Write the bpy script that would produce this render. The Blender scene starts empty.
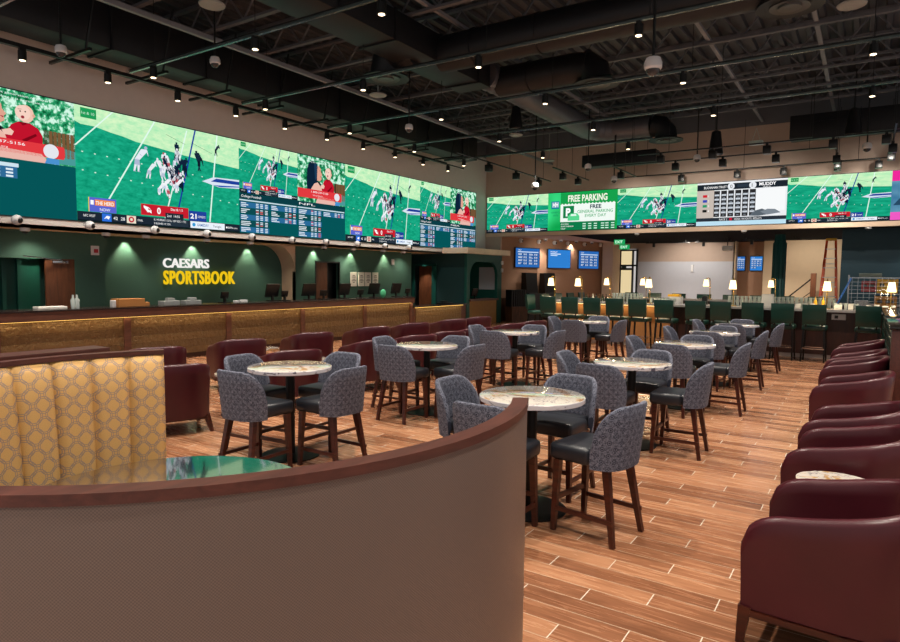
import bpy, bmesh, math, random
from math import sin, cos, pi, radians, sqrt, atan2, hypot, floor
from mathutils import Vector, Matrix
random.seed(7)
SC = bpy.context.scene
COL = SC.collection

# ------------------------------------------------------------------ camera
YAW, PITCH, ROLL, FPX, CAMH = radians(33.258), radians(4.10), radians(.645), 634.7, 1.85
Fv = Vector((-sin(YAW)*cos(PITCH), cos(YAW)*cos(PITCH), -sin(PITCH)))
R0 = Vector((cos(YAW), sin(YAW), 0)); U0 = R0.cross(Fv)
Rv = R0*cos(ROLL)+U0*sin(ROLL); Uv = -R0*sin(ROLL)+U0*cos(ROLL)
CP = Vector((0, 0, CAMH))
def ray(x, y): return Fv+Rv*((x-450)/FPX)-Uv*((y-321)/FPX)
def atz(x, y, z): d = ray(x, y); return CP+d*((z-CP.z)/d.z)
def atx(x, y, X): d = ray(x, y); return CP+d*((X-CP.x)/d.x)
def aty(x, y, Y): d = ray(x, y); return CP+d*((Y-CP.y)/d.y)
cd = bpy.data.cameras.new('camera'); cam = bpy.data.objects.new('camera', cd); COL.objects.link(cam)
M = Matrix((Rv, Uv, -Fv)).transposed().to_4x4(); M.translation = CP
cam.matrix_world = M
cd.sensor_fit = 'HORIZONTAL'; cd.sensor_width = 36; cd.lens = FPX*36/900; cd.clip_end = 200
SC.camera = cam
vs = SC.view_settings
SC.display_settings.display_device = 'sRGB'
vs.view_transform = 'Standard'; vs.look = 'None'; vs.exposure = 0; vs.gamma = 1; vs.use_curve_mapping = False
SC.cycles.use_denoising = True
SC.cycles.max_bounces = 6; SC.cycles.diffuse_bounces = 3; SC.cycles.glossy_bounces = 3
SC.cycles.sample_clamp_indirect = 4
w = bpy.data.worlds.new('world'); SC.world = w; w.use_nodes = True
w.node_tree.nodes['Background'].inputs[0].default_value = (.95, .9, .86, 1)
w.node_tree.nodes['Background'].inputs[1].default_value = .6

# ------------------------------------------------------------------ materials
def lin(h):
    if isinstance(h, str):
        h = h.lstrip('#'); c = [int(h[i:i+2], 16)/255 for i in (0, 2, 4)]
        return tuple((v/12.92 if v <= .04045 else ((v+.055)/1.055)**2.4) for v in c)
    return tuple(h)
class NT:
    def __init__(s, name):
        s.m = bpy.data.materials.new(name); s.m.use_nodes = True; s.t = s.m.node_tree; s.n = s.t.nodes
        s.b = s.n['Principled BSDF']
    def new(s, ty, **k):
        n = s.n.new(ty)
        for a, v in k.items(): setattr(n, a, v)
        return n
    def put(s, sock, v):
        if isinstance(v, bpy.types.NodeSocket): s.t.links.new(v, sock)
        elif v is not None:
            if isinstance(v, tuple) and len(v) == 3 and sock.type == 'RGBA': v = (*v, 1)
            sock.default_value = v
    def math(s, op, a, b=None, c=None):
        n = s.new('ShaderNodeMath', operation=op)
        for i, v in enumerate((a, b, c)): s.put(n.inputs[i], v)
        return n.outputs[0]
    def mix(s, f, a, b, mode='MIX'):
        n = s.new('ShaderNodeMix', data_type='RGBA', blend_type=mode)
        s.put(n.inputs[0], f); s.put(n.inputs[6], a); s.put(n.inputs[7], b); return n.outputs[2]
    def co(s, kind='Object', scale=(1, 1, 1), rot=(0, 0, 0)):
        c = s.new('ShaderNodeTexCoord'); m = s.new('ShaderNodeMapping')
        s.t.links.new(c.outputs[kind], m.inputs[0]); m.inputs['Scale'].default_value = scale; m.inputs['Rotation'].default_value = rot
        return m.outputs[0]
    def xyz(s, v):
        n = s.new('ShaderNodeSeparateXYZ'); s.put(n.inputs[0], v); return n.outputs
    def comb(s, x, y, z=0.0):
        n = s.new('ShaderNodeCombineXYZ'); s.put(n.inputs[0], x); s.put(n.inputs[1], y); s.put(n.inputs[2], z); return n.outputs[0]
    def noise(s, v, scale=5., detail=3., rough=.5, dist=0.):
        n = s.new('ShaderNodeTexNoise'); s.put(n.inputs['Vector'], v)
        n.inputs['Scale'].default_value = scale; n.inputs['Detail'].default_value = detail
        n.inputs['Roughness'].default_value = rough; n.inputs['Distortion'].default_value = dist; return n.outputs[0]
    def ramp(s, f, stops, interp='LINEAR'):
        n = s.new('ShaderNodeValToRGB'); s.put(n.inputs[0], f); r = n.color_ramp; r.interpolation = interp
        while len(r.elements) < len(stops): r.elements.new(.5)
        for e, (p, c) in zip(r.elements, stops): e.position = p; e.color = (*lin(c), 1) if not isinstance(c, float) else (c, c, c, 1)
        return n.outputs[0]
    def bump(s, h, st=.3, d=.01):
        n = s.new('ShaderNodeBump'); n.inputs['Strength'].default_value = st; n.inputs['Distance'].default_value = d
        s.put(n.inputs['Height'], h); s.put(s.b.inputs['Normal'], n.outputs[0])
    def fin(s, col=None, rough=.5, metal=0., spec=None, coat=None):
        if col is not None: s.put(s.b.inputs['Base Color'], lin(col) if isinstance(col, str) else col)
        s.put(s.b.inputs['Roughness'], rough); s.put(s.b.inputs['Metallic'], metal)
        if spec is not None: s.b.inputs['Specular IOR Level'].default_value = spec
        if coat: s.b.inputs['Coat Weight'].default_value = coat; s.b.inputs['Coat Roughness'].default_value = .08
        return s.m
def plain(name, col, rough=.5, metal=0., var=.12, vs_=6., spec=None, coat=None, bump=0.):
    n = NT(name); c = lin(col)
    f = n.noise(n.co(), vs_, 3.)
    cc = n.mix(f, tuple(v*(1-var) for v in c), tuple(min(1, v*(1+var)) for v in c))
    if bump: n.bump(n.noise(n.co(), 60., 2.), bump, .003)
    return n.fin(cc, rough, metal, spec, coat)
EM = {}
def em(col, st=1.0):
    k = (col, st)
    if k not in EM:
        m = bpy.data.materials.new('glow_light_'+str(len(EM))); m.use_nodes = True; t = m.node_tree; t.nodes.clear()
        e = t.nodes.new('ShaderNodeEmission'); o = t.nodes.new('ShaderNodeOutputMaterial')
        e.inputs[0].default_value = (*lin(col), 1); e.inputs[1].default_value = st; t.links.new(e.outputs[0], o.inputs[0])
        EM[k] = m
    return EM[k]
def em_noise(name, stops, scale=(1, 1, 1), ns=8., detail=4., st=1.0, dist=0., rough=.6):
    n = NT(name); c = n.ramp(n.noise(n.co('Object', scale), ns, detail, rough, dist), stops)
    n.n.remove(n.b); e = n.new('ShaderNodeEmission'); n.put(e.inputs[0], c); e.inputs[1].default_value = st
    n.t.links.new(e.outputs[0], n.n['Material Output'].inputs[0]); return n.m
def wood(name, a, b, rough=.35, scale=(2, 2, 14), ns=2.5, coat=None):
    n = NT(name); f = n.noise(n.co('Object', scale), ns, 5., .6, .6)
    return n.fin(n.ramp(f, [(.3, a), (.7, b)]), rough, 0., None, coat)

def mk_rings(name, base, line, sx, sy, rough=.75, thin=.035, multi=False):
    n = NT(name); v = n.co('UV', (sx, sy, 1)); x, y, _ = n.xyz(v)
    tot = None
    for off in (0., .5):
        fx = n.math('SUBTRACT', n.math('FRACT', n.math('ADD', x, off)), .5)
        fy = n.math('SUBTRACT', n.math('FRACT', n.math('ADD', y, off)), .5)
        d = n.math('SQRT', n.math('ADD', n.math('MULTIPLY', fx, fx), n.math('MULTIPLY', fy, fy)))
        for r in ((.44, .34, .22, .1) if multi else (.42, .33)):
            l = n.math('LESS_THAN', n.math('ABSOLUTE', n.math('SUBTRACT', d, r)), thin)
            tot = l if tot is None else n.math('MAXIMUM', tot, l)
    brk = n.noise(n.co('UV', (1, 1, 1)), 70. if multi else 90., 3., .8)
    m = n.math('MULTIPLY', tot, n.math('MULTIPLY_ADD', brk, 2.4 if multi else 1.6, -.7 if multi else .1))
    m = n.math('MINIMUM', n.math('MAXIMUM', m, 0.), 1.)
    f2 = n.noise(n.co('UV'), 85. if multi else 260., 2.)
    bc = n.mix(f2, tuple(c*(.1 if multi else .7) for c in lin(base)), tuple(c*(3. if multi else 1.3) for c in lin(base)))
    n.bump(f2, .25, .002)
    return n.fin(n.mix(m, bc, lin(line)), rough)
FAB = mk_rings('ring_woven_fabric', '#151a29', '#8d90a2', 11, 11, .8, .03, True)
YEL = mk_rings('gold_ring_fabric', '#d3a766', '#90807c', 7.6, 7.6, .7, .017)
n = NT('maroon_leather'); f = n.noise(n.co(), 3., 3.); n.bump(n.noise(n.co(), 150., 2.), .12, .002)
LEA = n.fin(n.mix(f, lin('#350b15'), lin('#511621')), .34, 0., .5)
SEAT = plain('black_leather_seat', '#1e2128', .38, bump=.1)
GRNL = plain('green_leather', '#0c3a32', .3, bump=.08)
LEGW = wood('dark_red_wood', '#2c0f0a', '#4e2013', .3)
CAPW = wood('mahogany_cap_wood', '#43231d', '#5e332a', .38, (14, 2, 14), 2.)
BARW = wood('dark_bar_wood', '#24100c', '#3a1c14', .35, (6, 6, 1.2))
WALW = wood('walnut_door_wood', '#5b3421', '#7d4c30', .45, (5, 5, .7))
COUW = wood('counter_wood', '#56342a', '#6d4434', .4, (8, 1.5, 8))
BLK = plain('black_metal', '#0c0c0e', .4, .3)
BLKP = plain('black_plastic', '#101114', .35)
DUCT = plain('dark_duct_metal', '#1a1b1f', .5, .35, .2, 2.)
CHAR = plain('charcoal_structure', '#5a5c62', .55, .1, .2, 2.)
TRK = plain('black_track', '#141617', .35, .2)
CHR = plain('chrome', '#b9bcc0', .15, 1.)
BRASS = plain('brass', '#c9a25a', .25, 1.)
WHT = plain('white_plastic', '#d8d8da', .4)
TAN = plain('tan_wall_paint', '#b3a093', .8, var=.05)
TANW = plain('warm_grey_wall_paint', '#d3cfcc', .8, var=.05)
TANL = plain('light_tan_paint', '#d2b9a2', .75, var=.05)
CREAM = plain('cream_wall_paint', '#d8bf9e', .8, var=.05)
GREYW = plain('pale_grey_wall', '#bcc0ca', .8, var=.04)
BROW = plain('brown_wall_paint', '#a37d64', .75, var=.06)
NAVY = plain('blue_teal_paint', '#06303e', .6)
NITE = plain('night_ceiling_paint', '#0b0e14', .9, spec=.05)
CANO = plain('pale_canopy_paint', '#ecd9c2', .7)
SOFT = plain('soffit_warm_light_tone', '#efd3ac', .8)  # warm light on the soffit underside is put into this colour
TEAL = plain('dark_teal_paint', '#0c3437', .6, var=.08)
TEALG = plain('kiosk_green_paint', '#0b5048', .5, var=.08)
GRW = plain('forest_green_wall', '#3d6257', .75, var=.07, vs_=25.)
STONE = plain('grey_stone_top', '#a8a3a0', .12, var=.3, vs_=9.)
DSTONE = plain('black_stone_top', '#1c1917', .1, var=.5, vs_=20.)
CORE = plain('dark_speckled_stone', '#2c2220', .2, var=.7, vs_=60.)
ORA = plain('orange_fibreglass', '#d8501d', .45)
ALU = plain('aluminium', '#b7b9bb', .3, .9)
YELP = plain('yellow_plastic', '#e0a81e', .45)
REDP = plain('red_plastic', '#a8202c', .45)
BLUP = plain('blue_plastic', '#2a62b8', .45)
PAPER = plain('white_paper', '#e6e2da', .7)
CARD = plain('cardboard', '#b5793f', .8)
GLASS = NT('clear_tumbler_glass').fin('#dfe9e6', .06, 0., .6); GLASS.node_tree.nodes['Principled BSDF'].inputs['Transmission Weight'].default_value = .45
PANE = NT('window_glass').fin('#9fc8c0', .03); PANE.node_tree.nodes['Principled BSDF'].inputs['Transmission Weight'].default_value = .92
# marble
n = NT('gold_veined_marble'); v = n.co('Object', (1, 1, 1), (0, 0, .5))
a = n.noise(v, 2.6, 5., .55, 1.4)
blot = n.ramp(a, [(.3, '#b07c44'), (.4, '#cfa670'), (.43, '#e0d8cc'), (1, '#e6e0d8')])
vein = n.noise(v, 3.2, 4., .6, 2.2)
vm = n.math('LESS_THAN', n.math('ABSOLUTE', n.math('SUBTRACT', vein, .5)), .012)
MARB = n.fin(n.mix(vm, blot, lin('#9a9296')), .03, 0., .9, 1.)
n = NT('marble_edge'); a = n.noise(n.co('Object', (2, 2, 6)), 4., 3., .6, 1.)
MARBE = n.fin(n.ramp(a, [(.36, '#5b5666'), (.42, '#d8d4da'), (1, '#e6e3e6')]), .2)
# floor tiles, wood look
n = NT('wood_look_floor_tile'); x, y, _ = n.xyz(n.co())
Wt, Lt = .155, 1.0
ry = n.math('DIVIDE', n.math('ADD', y, .045), Wt); row = n.math('FLOOR', ry); fy = n.math('FRACT', ry)
rx = n.math('DIVIDE', n.math('SUBTRACT', x, n.math('MULTIPLY', row, .333)), Lt); rx = n.math('ADD', rx, .62)
cl = n.math('FLOOR', rx); fx = n.math('FRACT', rx)
wn = n.new('ShaderNodeTexWhiteNoise', noise_dimensions='2D'); n.put(wn.inputs['Vector'], n.comb(cl, row))
rnd = wn.outputs['Value']
g = n.noise(n.comb(n.math('ADD', n.math('MULTIPLY', x, 1.6), n.math('MULTIPLY', rnd, 37.)), n.math('ADD', n.math('MULTIPLY', y, 16.), n.math('MULTIPLY', rnd, 91.))), 1.6, 4., .55, .6)
tone = n.math('ADD', n.math('MULTIPLY', g, .62), n.math('MULTIPLY_ADD', rnd, .32, .1))
c = n.ramp(tone, [(.25, '#613d2a'), (.5, '#8d5d41'), (.66, '#ac7958'), (.95, '#c49775')])
gx = n.math('LESS_THAN', fx, .006); gy = n.math('LESS_THAN', fy, .03); gr = n.math('MAXIMUM', gx, gy)
gcol = n.mix(gx, lin('#c2ab92'), lin('#ddd2c2'))
n.bump(n.math('SUBTRACT', n.math('MULTIPLY', g, .1), gr), .1, .003)
FLO = n.fin(n.mix(gr, c, gcol), n.math('MULTIPLY_ADD', g, .2, .16), 0., .6)
# gold hammered tiles of the counter front
n = NT('hammered_gold_tile'); br = n.new('ShaderNodeTexBrick'); n.put(br.inputs['Vector'], n.co('Object', (1, 1, 1), (pi/2, 0, pi/2)))
n.put(br.inputs['Color1'], (*lin('#7c6240'), 1)); n.put(br.inputs['Color2'], (*lin('#5e4a35'), 1)); n.put(br.inputs['Mortar'], (*lin('#3d2510'), 1))
br.inputs['Scale'].default_value = 1; br.inputs['Brick Width'].default_value = .16; br.inputs['Row Height'].default_value = .06; br.inputs['Mortar Size'].default_value = .004
a = n.noise(n.co(), 14., 3., .6); n.bump(n.math('ADD', a, n.math('MULTIPLY', br.outputs['Fac'], -.6)), 1., .05)
GOLD = n.fin(n.mix(n.math('MULTIPLY', a, .5), br.outputs['Color'], lin('#a5865a')), .36, .4)
# taupe woven vinyl
n = NT('taupe_woven_vinyl'); v = n.co('UV', (210, 210, 1)); x, y, _ = n.xyz(v)
sx_ = n.math('SINE', n.math('MULTIPLY', x, 3.1416)); sy_ = n.math('SINE', n.math('MULTIPLY', y, 3.1416))
pr_ = n.math('MULTIPLY', sx_, sy_); n.bump(pr_, .25, .001)
VIN = n.fin(n.mix(n.math('MULTIPLY_ADD', pr_, .35, .5), lin('#544641'), lin('#7c6c64')), .36, 0., .5)
# tufted green
TUFT = plain('green_tufted_leather', '#1c3c35', .22)
SLAT = wood('wainscot_wood', '#3c2418', '#6b452c', .5, (10, 10, 1))

# ------------------------------------------------------------------ mesh builder
class MB:
    def __init__(s): s.bm = bmesh.new(); s.uv = s.bm.loops.layers.uv.new('uv'); s.mi = 0
    def face(s, vs_, uv=None, mi=None):
        try: f = s.bm.faces.new(vs_)
        except ValueError: return None
        f.material_index = s.mi if mi is None else mi
        if uv:
            for l, q in zip(f.loops, uv): l[s.uv].uv = q
        return f
    def poly(s, pts, mi=None): return s.face([s.bm.verts.new(p) for p in pts], None, mi)
    def box(s, x0, x1, y0, y1, z0, z1, bev=0, mi=None, mat=None, seg=2):
        t = bmesh.new(); bmesh.ops.create_cube(t, size=1)
        for v in t.verts: v.co = Vector(((x0+x1)/2+v.co.x*(x1-x0), (y0+y1)/2+v.co.y*(y1-y0), (z0+z1)/2+v.co.z*(z1-z0)))
        if bev: bmesh.ops.bevel(t, geom=t.edges[:], offset=bev, segments=seg, affect='EDGES', profile=.5)
        s.merge(t, mat, mi); return s
    def merge(s, t, mat=None, mi=None):
        mp = {}
        for v in t.verts: mp[v] = s.bm.verts.new(mat @ v.co if mat else v.co)
        for f in t.faces: s.face([mp[v] for v in f.verts], None, mi)
        t.free()
    def loft(s, rings, closed=True, cap=True, uvs=None, mi=None):
        R = [[s.bm.verts.new(p) for p in r] for r in rings]; m = len(R[0])
        for i in range(len(R)-1):
            for j in range(m if closed else m-1):
                k = (j+1) % m
                u = None
                if uvs: u = [uvs[i][j], uvs[i][j+1], uvs[i+1][j+1], uvs[i+1][j]]
                s.face([R[i][j], R[i][k], R[i+1][k], R[i+1][j]], u, mi)
        if cap and closed: s.face(R[0][::-1], None, mi); s.face(R[-1], None, mi)
        return s
    def cone(s, p0, p1, r0, r1, seg=12, mi=None, cap=True):
        p0, p1 = Vector(p0), Vector(p1); d = (p1-p0).normalized(); a = d.orthogonal().normalized(); b = d.cross(a)
        s.loft([[p+(a*cos(2*pi*i/seg)+b*sin(2*pi*i/seg))*r for i in range(seg)] for p, r in ((p0, r0), (p1, r1))], True, cap, None, mi); return s
    def tube(s, pts, r, seg=8, mi=None, cap=True):
        pts = [Vector(p) for p in pts]; rings = []; a = None
        for i, p in enumerate(pts):
            d = (pts[min(i+1, len(pts)-1)]-pts[max(i-1, 0)]).normalized()
            a = d.orthogonal().normalized() if a is None else (a-d*a.dot(d)).normalized()
            b = d.cross(a); rr = r[i] if isinstance(r, (list, tuple)) else r
            rings.append([p+(a*cos(2*pi*k/seg)+b*sin(2*pi*k/seg))*rr for k in range(seg)])
        s.loft(rings, True, cap, None, mi); return s
    def lathe(s, prof, c=(0, 0, 0), seg=24, mi=None):
        c = Vector(c)
        s.loft([[c+Vector((r*cos(2*pi*i/seg), r*sin(2*pi*i/seg), z)) for i in range(seg)] for r, z in prof], True, True, None, mi); return s
    def bar(s, p0, p1, w0, w1=None, h0=None, h1=None, mi=None, up=(0, 0, 1)):
        p0, p1 = Vector(p0), Vector(p1); d = (p1-p0).normalized(); u = Vector(up)
        if abs(d.dot(u)) > .95: u = Vector((0, 1, 0))
        a = d.cross(u).normalized(); b = a.cross(d)
        w1 = w0 if w1 is None else w1; h0 = w0 if h0 is None else h0; h1 = w1 if h1 is None else h1
        s.loft([[p+a*(w*sx/2)+b*(h*sy/2) for sx, sy in ((-1, -1), (1, -1), (1, 1), (-1, 1))] for p, w, h in ((p0, w0, h0), (p1, w1, h1))], True, True, None, mi); return s
    def prism(s, pts, z0, z1, mi=None):
        s.loft([[(x, y, z) for x, y in pts] for z in (z0, z1)], True, True, None, mi); return s
    def build(s, name, mats, parent=None, smooth=True, ang=35, loc=None):
        bmesh.ops.recalc_face_normals(s.bm, faces=s.bm.faces[:])
        me = bpy.data.meshes.new(name); s.bm.to_mesh(me); s.bm.free()
        for m in (mats if isinstance(mats, (list, tuple)) else [mats]): me.materials.append(m)
        if smooth:
            for p in me.polygons: p.use_smooth = True
            me.set_sharp_from_angle(angle=radians(ang))
        o = bpy.data.objects.new(name, me); COL.objects.link(o)
        if parent: o.parent = parent
        if loc: o.location = loc
        return o
def tag(o, label=None, cat=None, group=None, kind=None):
    for k, v in (('label', label), ('category', cat), ('group', group), ('kind', kind)):
        if v: o[k] = v
    return o
def thing(name, label, cat, loc=(0, 0, 0), rz=0, group=None):
    o = bpy.data.objects.new(name, None); COL.objects.link(o); o.location = loc; o.rotation_euler = (0, 0, rz)
    return tag(o, label, cat, group)
KIDS = {}
def kids(o):
    if o.name not in KIDS: KIDS[o.name] = [c for c in bpy.data.objects if c.parent == o]
    return KIDS[o.name]
def dup(o, loc, rz=0, label=None, group=None):
    def cp(a, par):
        c = a.copy(); COL.objects.link(c); c.parent = par
        for ch in kids(a): cp(ch, c)
        return c
    r = cp(o, None); r.location = loc; r.rotation_euler = (0, 0, rz); tag(r, label, None, group)
    return r
def struct(name, mb, mats, smooth=False): return tag(mb.build(name, mats, None, smooth), kind='structure')
FONTC = {}
def text_geo(txt, bold=0.0):
    k = (txt, bold)
    if k not in FONTC:
        c = bpy.data.curves.new('t', 'FONT'); c.body = txt; c.offset = bold; c.space_character = 1.12 if bold == .016 else 1.0; c.resolution_u = 3
        o = bpy.data.objects.new('t', c); COL.objects.link(o)
        me = bpy.data.meshes.new_from_object(o.evaluated_get(bpy.context.evaluated_depsgraph_get()))
        FONTC[k] = ([tuple(v.co) for v in me.vertices], [tuple(p.vertices) for p in me.polygons])
        bpy.data.objects.remove(o); bpy.data.curves.remove(c); bpy.data.meshes.remove(me)
    return FONTC[k]
ORD = ['first', 'second', 'third', 'fourth', 'fifth', 'sixth', 'seventh', 'eighth', 'ninth', 'tenth', 'eleventh', 'twelfth', 'thirteenth', 'fourteenth', 'fifteenth', 'sixteenth', 'seventeenth', 'eighteenth', 'nineteenth', 'twentieth', 'twenty-first', 'twenty-second', 'twenty-third', 'twenty-fourth', 'twenty-fifth']
# ================================================================== setting
XV, YB = -13.2, 22.7          # planes of the two screen walls
XN, XF = -14.55, -14.0        # niche back and front green walls
m = MB(); m.box(-15.2, 7, -3, 31, -.1, 0); struct('floor', m, FLO)
# bulkhead wall with LED screens, left
m = MB(); m.box(XV-.3, XV, -3, YB+.3, 2.66, 6.6); struct('wall_left', m, TANW)
m = MB(); m.box(-15.2, XV, -3, YB, 2.66, 2.72); struct('ceiling_soffit', m, SOFT)
m = MB(); m.box(-13.5, 9, YB, YB+.35, 3.45, 6.75); struct('wall_back', m, TAN)
m = MB(); m.box(-13.5, 9, YB+.02, YB+.3, 6.75, 7.6); m.box(XV-.28, XV-.02, -3, YB, 6.6, 7.6); struct('wall_upper', m, CHAR)
m = MB(); m.box(-13.2, 9, YB-.01, YB+.02, 3.44, 3.58); struct('trim_1', m, TANL)
m = MB(); m.box(XV-.3, XV, 22.45, YB+.3, 0, 2.66); struct('wall_corner', m, TAN)
# green walls behind the counter
def gy(px, X=XN): return atx(px, 300, X).y
YA = gy(282); YL = gy(106); XF = -13.98
m = MB(); m.box(XN-.1, XN, YL-.4, YA+.4, 0, 2.66); struct('wall_niche', m, GRW)
yl0, yl1 = gy(76, XF), gy(106, XF)
m = MB(); m.box(XF-.1, XF, yl0, yl1, 0, 2.66); m.box(XN, XF-.1, yl1-.1, yl1, 0, 2.66)
m.box(XF-.1, XF, 1, yl0, 2.1, 2.66); struct('wall_green_panel', m, GRW)
ydoor0, ydoor1 = gy(316, XF), gy(339, XF)
m = MB(); m.box(XF-.12, XF, YA, ydoor0, 0, 2.66); m.box(XF-.12, XF, ydoor1, 18.6, 0, 2.66); m.box(-15.1, XF, 18.6, 18.7, 0, 2.66); m.box(XF-.12, XF, ydoor0, ydoor1, 2.2, 2.66)
struct('wall_service', m, GRW)
m = MB(); m.box(XN-.1, XF-.12, YA+.4, 22.4, 0, .02); m.box(-14.8, -14.75, YA, 19.0, 0, 2.66); struct('wall_service_back', m, TEAL)
# rounded tan arch closing the niche
m = MB(); N = 14; rr = .75
out = []
for k in range(N+1):
    a = pi/2*k/N; out.append((YA-rr+rr*sin(a), 2.66-rr+rr*cos(a)))
ring = [[(X, y, z) for y, z in ([(YA-rr, 2.66)]+out+[(YA, 0)])] for X in (XN, XF)]
pts = [(YA-rr, 2.66)]+out+[(YA, 0), (YA+.02, 0), (YA+.02, 2.68), (YA-rr, 2.68)]
m.loft([[(X, y, z) for y, z in pts] for X in (XN, XF)]); struct('trim_2', m, TANL)
# doorway far left of the counter back
m = MB(); m.box(-14.95, -14.8, 1, gy(46), 0, 2.2)
m.box(-14.8, -14.7, gy(6), gy(10), 0, 2.12); m.box(-14.8, -14.72, gy(22), gy(27), 0, 2.12); m.box(-14.8, -14.74, 3, gy(46), 2.1, 2.2)
struct('door_1', m, TEALG)
m = MB(); y0, y1 = gy(46, XF-.05), gy(77, XF-.05); dr = thing('walnut_service_door', 'open walnut door with a closer arm at the green wall behind the counter', 'door', (XF-.05, y0, 0))
h = y1-y0; m = MB(); m.box(-.03, .03, 0, h, 0, 2.2, .004); m.build('panel', WALW, dr)
m = MB(); m.box(.03, .08, .12, .42, 2.0, 2.07, .005); m.bar((.08, .3, 2.08), (.25, -.5, 2.14), .02); m.build('closer', CHR, dr)
m = MB(); m.cone((.03, h-.08, 1.05), (.09, h-.08, 1.05), .025, .025); m.bar((.085, h-.08, 1.05), (.085, h-.22, 1.05), .02); m.build('handle', CHR, dr)
# service door in green wall
m = MB(); m.box(XF-.2, XF-.14, ydoor0, ydoor0+(ydoor1-ydoor0)*.62, 0, 2.2); struct('door_2', m, WALW)
m = MB(); m.box(XF-.3, XF-.25, ydoor0, ydoor1, 0, 2.2); struct('door_3', m, BLKP)
m = MB()
for a, b in ((ydoor0-.04, ydoor0), (ydoor1, ydoor1+.04)): m.box(XF-.05, XF+.015, a, b, 0, 2.24)
m.box(XF-.05, XF+.015, ydoor0-.04, ydoor1+.04, 2.2, 2.24); struct('trim_3', m, BLKP)
# soffit / second ceiling under the back bulkhead
m = MB(); m.box(-13.5, -9.9, YB+.3, 31, 3.47, 3.53); struct('ceiling_recess', m, TANL)
m = MB(); m.box(-9.9, 9, YB+.3, 31, 3.47, 3.53); struct('ceiling_dark', m, NITE)
m = MB(); m.box(-15.3, -15.2, -1, 31, 0, 3.6); m.box(-15.2, -10, 31, 31.1, 0, 3.6); m.box(-15.2, -13.2, -1, -.9, 0, 2.7); struct('wall_outer', m, TEAL)
m = MB(); m.box(-13.5, -12.5, YB+.02, YB+.14, 0, 3.47); struct('wall_corner_return', m, TAN)
# slanted brown wall
A = Vector((-12.75, 22.75, 0)); D = Vector((.33, .944, 0)).normalized(); Nn = Vector((.944, -.33, 0))
def onb(x, y, off=0):
    d = ray(x, y); q = A+Nn*off; t = (q-CP).dot(Nn)/d.dot(Nn); return CP+d*t
m = MB(); B = A+D*7.1
m.prism([(A.x, A.y), (B.x, B.y), (B.x-.15, B.y+.05), (A.x-.15, A.y+.05)], .9, 3.47); struct('wall_brown', m, BROW)
m = MB(); A2, B2 = A+Nn*.02, B+Nn*.02
m.prism([(A2.x, A2.y), (B2.x, B2.y), (B2.x-.15, B2.y+.05), (A2.x-.15, A2.y+.05)], 0, .95); struct('wall_wainscot', m, SLAT)
m = MB(); m.box(-10.45, -9.95, 28.9, 30.2, 0, 3.47); struct('wall_pillar', m, TANL)
# far room
YFR = 30.
m = MB(); m.box(-9.2, -4.9, YFR, YFR+.1, 2.6, 3.47); m.box(-10, -9.2, YFR, YFR+.1, 3.2, 3.47); struct('wall_far_upper', m, TAN)
m = MB(); m.box(-9.1, -4.9, YFR, YFR+.1, 0, 2.6); struct('wall_far', m, GREYW)
m = MB(); m.box(-4.9, -3.75, YFR+.6, YFR+.7, 0, 3.47); struct('wall_far_brown', m, BROW)
m = MB(); m.box(-3.75, -.9, YFR, YFR+.1, 0, 3.47); m.box(-4.95, -4.85, YFR, YFR+.7, 0, 3.47); struct('wall_far_cream', m, CREAM)
m = MB(); m.box(-.75, 9, 24, 24.2, 0, 3.47); struct('wall_teal', m, NAVY)
m = MB(); m.box(9, 9.2, 20, 31, 0, 7.6); struct('wall_right_end', m, TAN)
# glass entrance door in the far wall
d = thing('door_4', None, None, (-10, YFR, 0)); d['kind'] = 'structure'
m = MB()
for a, b, c, e in ((0, .1, 0, 3.15), (.62, .7, 0, 3.15), (.82, .9, 0, 3.15), (0, .9, 3.1, 3.18), (0, .9, 2.38, 2.46), (0, .62, 2.2, 2.3)): m.box(a, b, -.06, .04, c, e)
m.build('frame', BLKP, d)
m = MB(); m.box(.1, .62, -.01, .0, 0, 2.2); m.box(.1, .62, -.01, 0, 2.46, 3.1); m.build('pane', em('#f0d9a8', .9), d)  # brightness behind the door glass put in as a glowing pane
# ------------------------------------------------------------------ exposed ceiling
m = MB(); prof = []; x = -13.6; 
while x < 9: prof += [(x, 7.5), (x+.14, 7.5), (x+.17, 7.42), (x+.27, 7.42)]; x += .3
for i in range(len(prof)-1):
    (xa, za), (xb, zb) = prof[i], prof[i+1]; m.poly([(xa, -2.5, za), (xb, -2.5, zb), (xb, YB+.1, zb), (xa, YB+.1, za)])
struct('ceiling', m, plain('charcoal_deck', '#3a3b40', .6, .1, .15, 2.))
def joist():
    m = MB(); m.box(-13.2, 9, -.05, .05, 6.78, 6.83); m.box(-13.2, 9, -.05, .05, 7.35, 7.41)
    k = 0; x = -13.2
    while x < 9:
        a, b = ((x, 0, 6.82), (x+.45, 0, 7.36)) if k % 2 == 0 else ((x, 0, 7.36), (x+.45, 0, 6.82))
        m.bar(a, b, .03); x += .45; k += 1
    return m
jo = tag(joist().build('ceiling_joist', CHAR, None, False), 'charcoal open web steel joist running across under the deck', 'joist', 'open web joists under the deck')
jo.location.y = 5.5
for k in range(1, 11):
    q = jo.copy(); COL.objects.link(q); q.location.y = 5.5+1.5*k
for i, X in enumerate((-10.3, -7.1, -3.05, -1.08, 1.6)):
    m = MB(); m.box(X-.04, X+.04, 2, YB, 6.84 if i else 6.1, 6.9 if i else 6.18)
    tag(m.build('bridging_bar', bpy.data.materials.get('bridging_steel') or plain('bridging_steel', '#77797f', .5), None, False), ('%s long grey bridging bar across the joists, counted from the sportsbook wall' % ORD[i]), 'bar', 'bridging bars')
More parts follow.
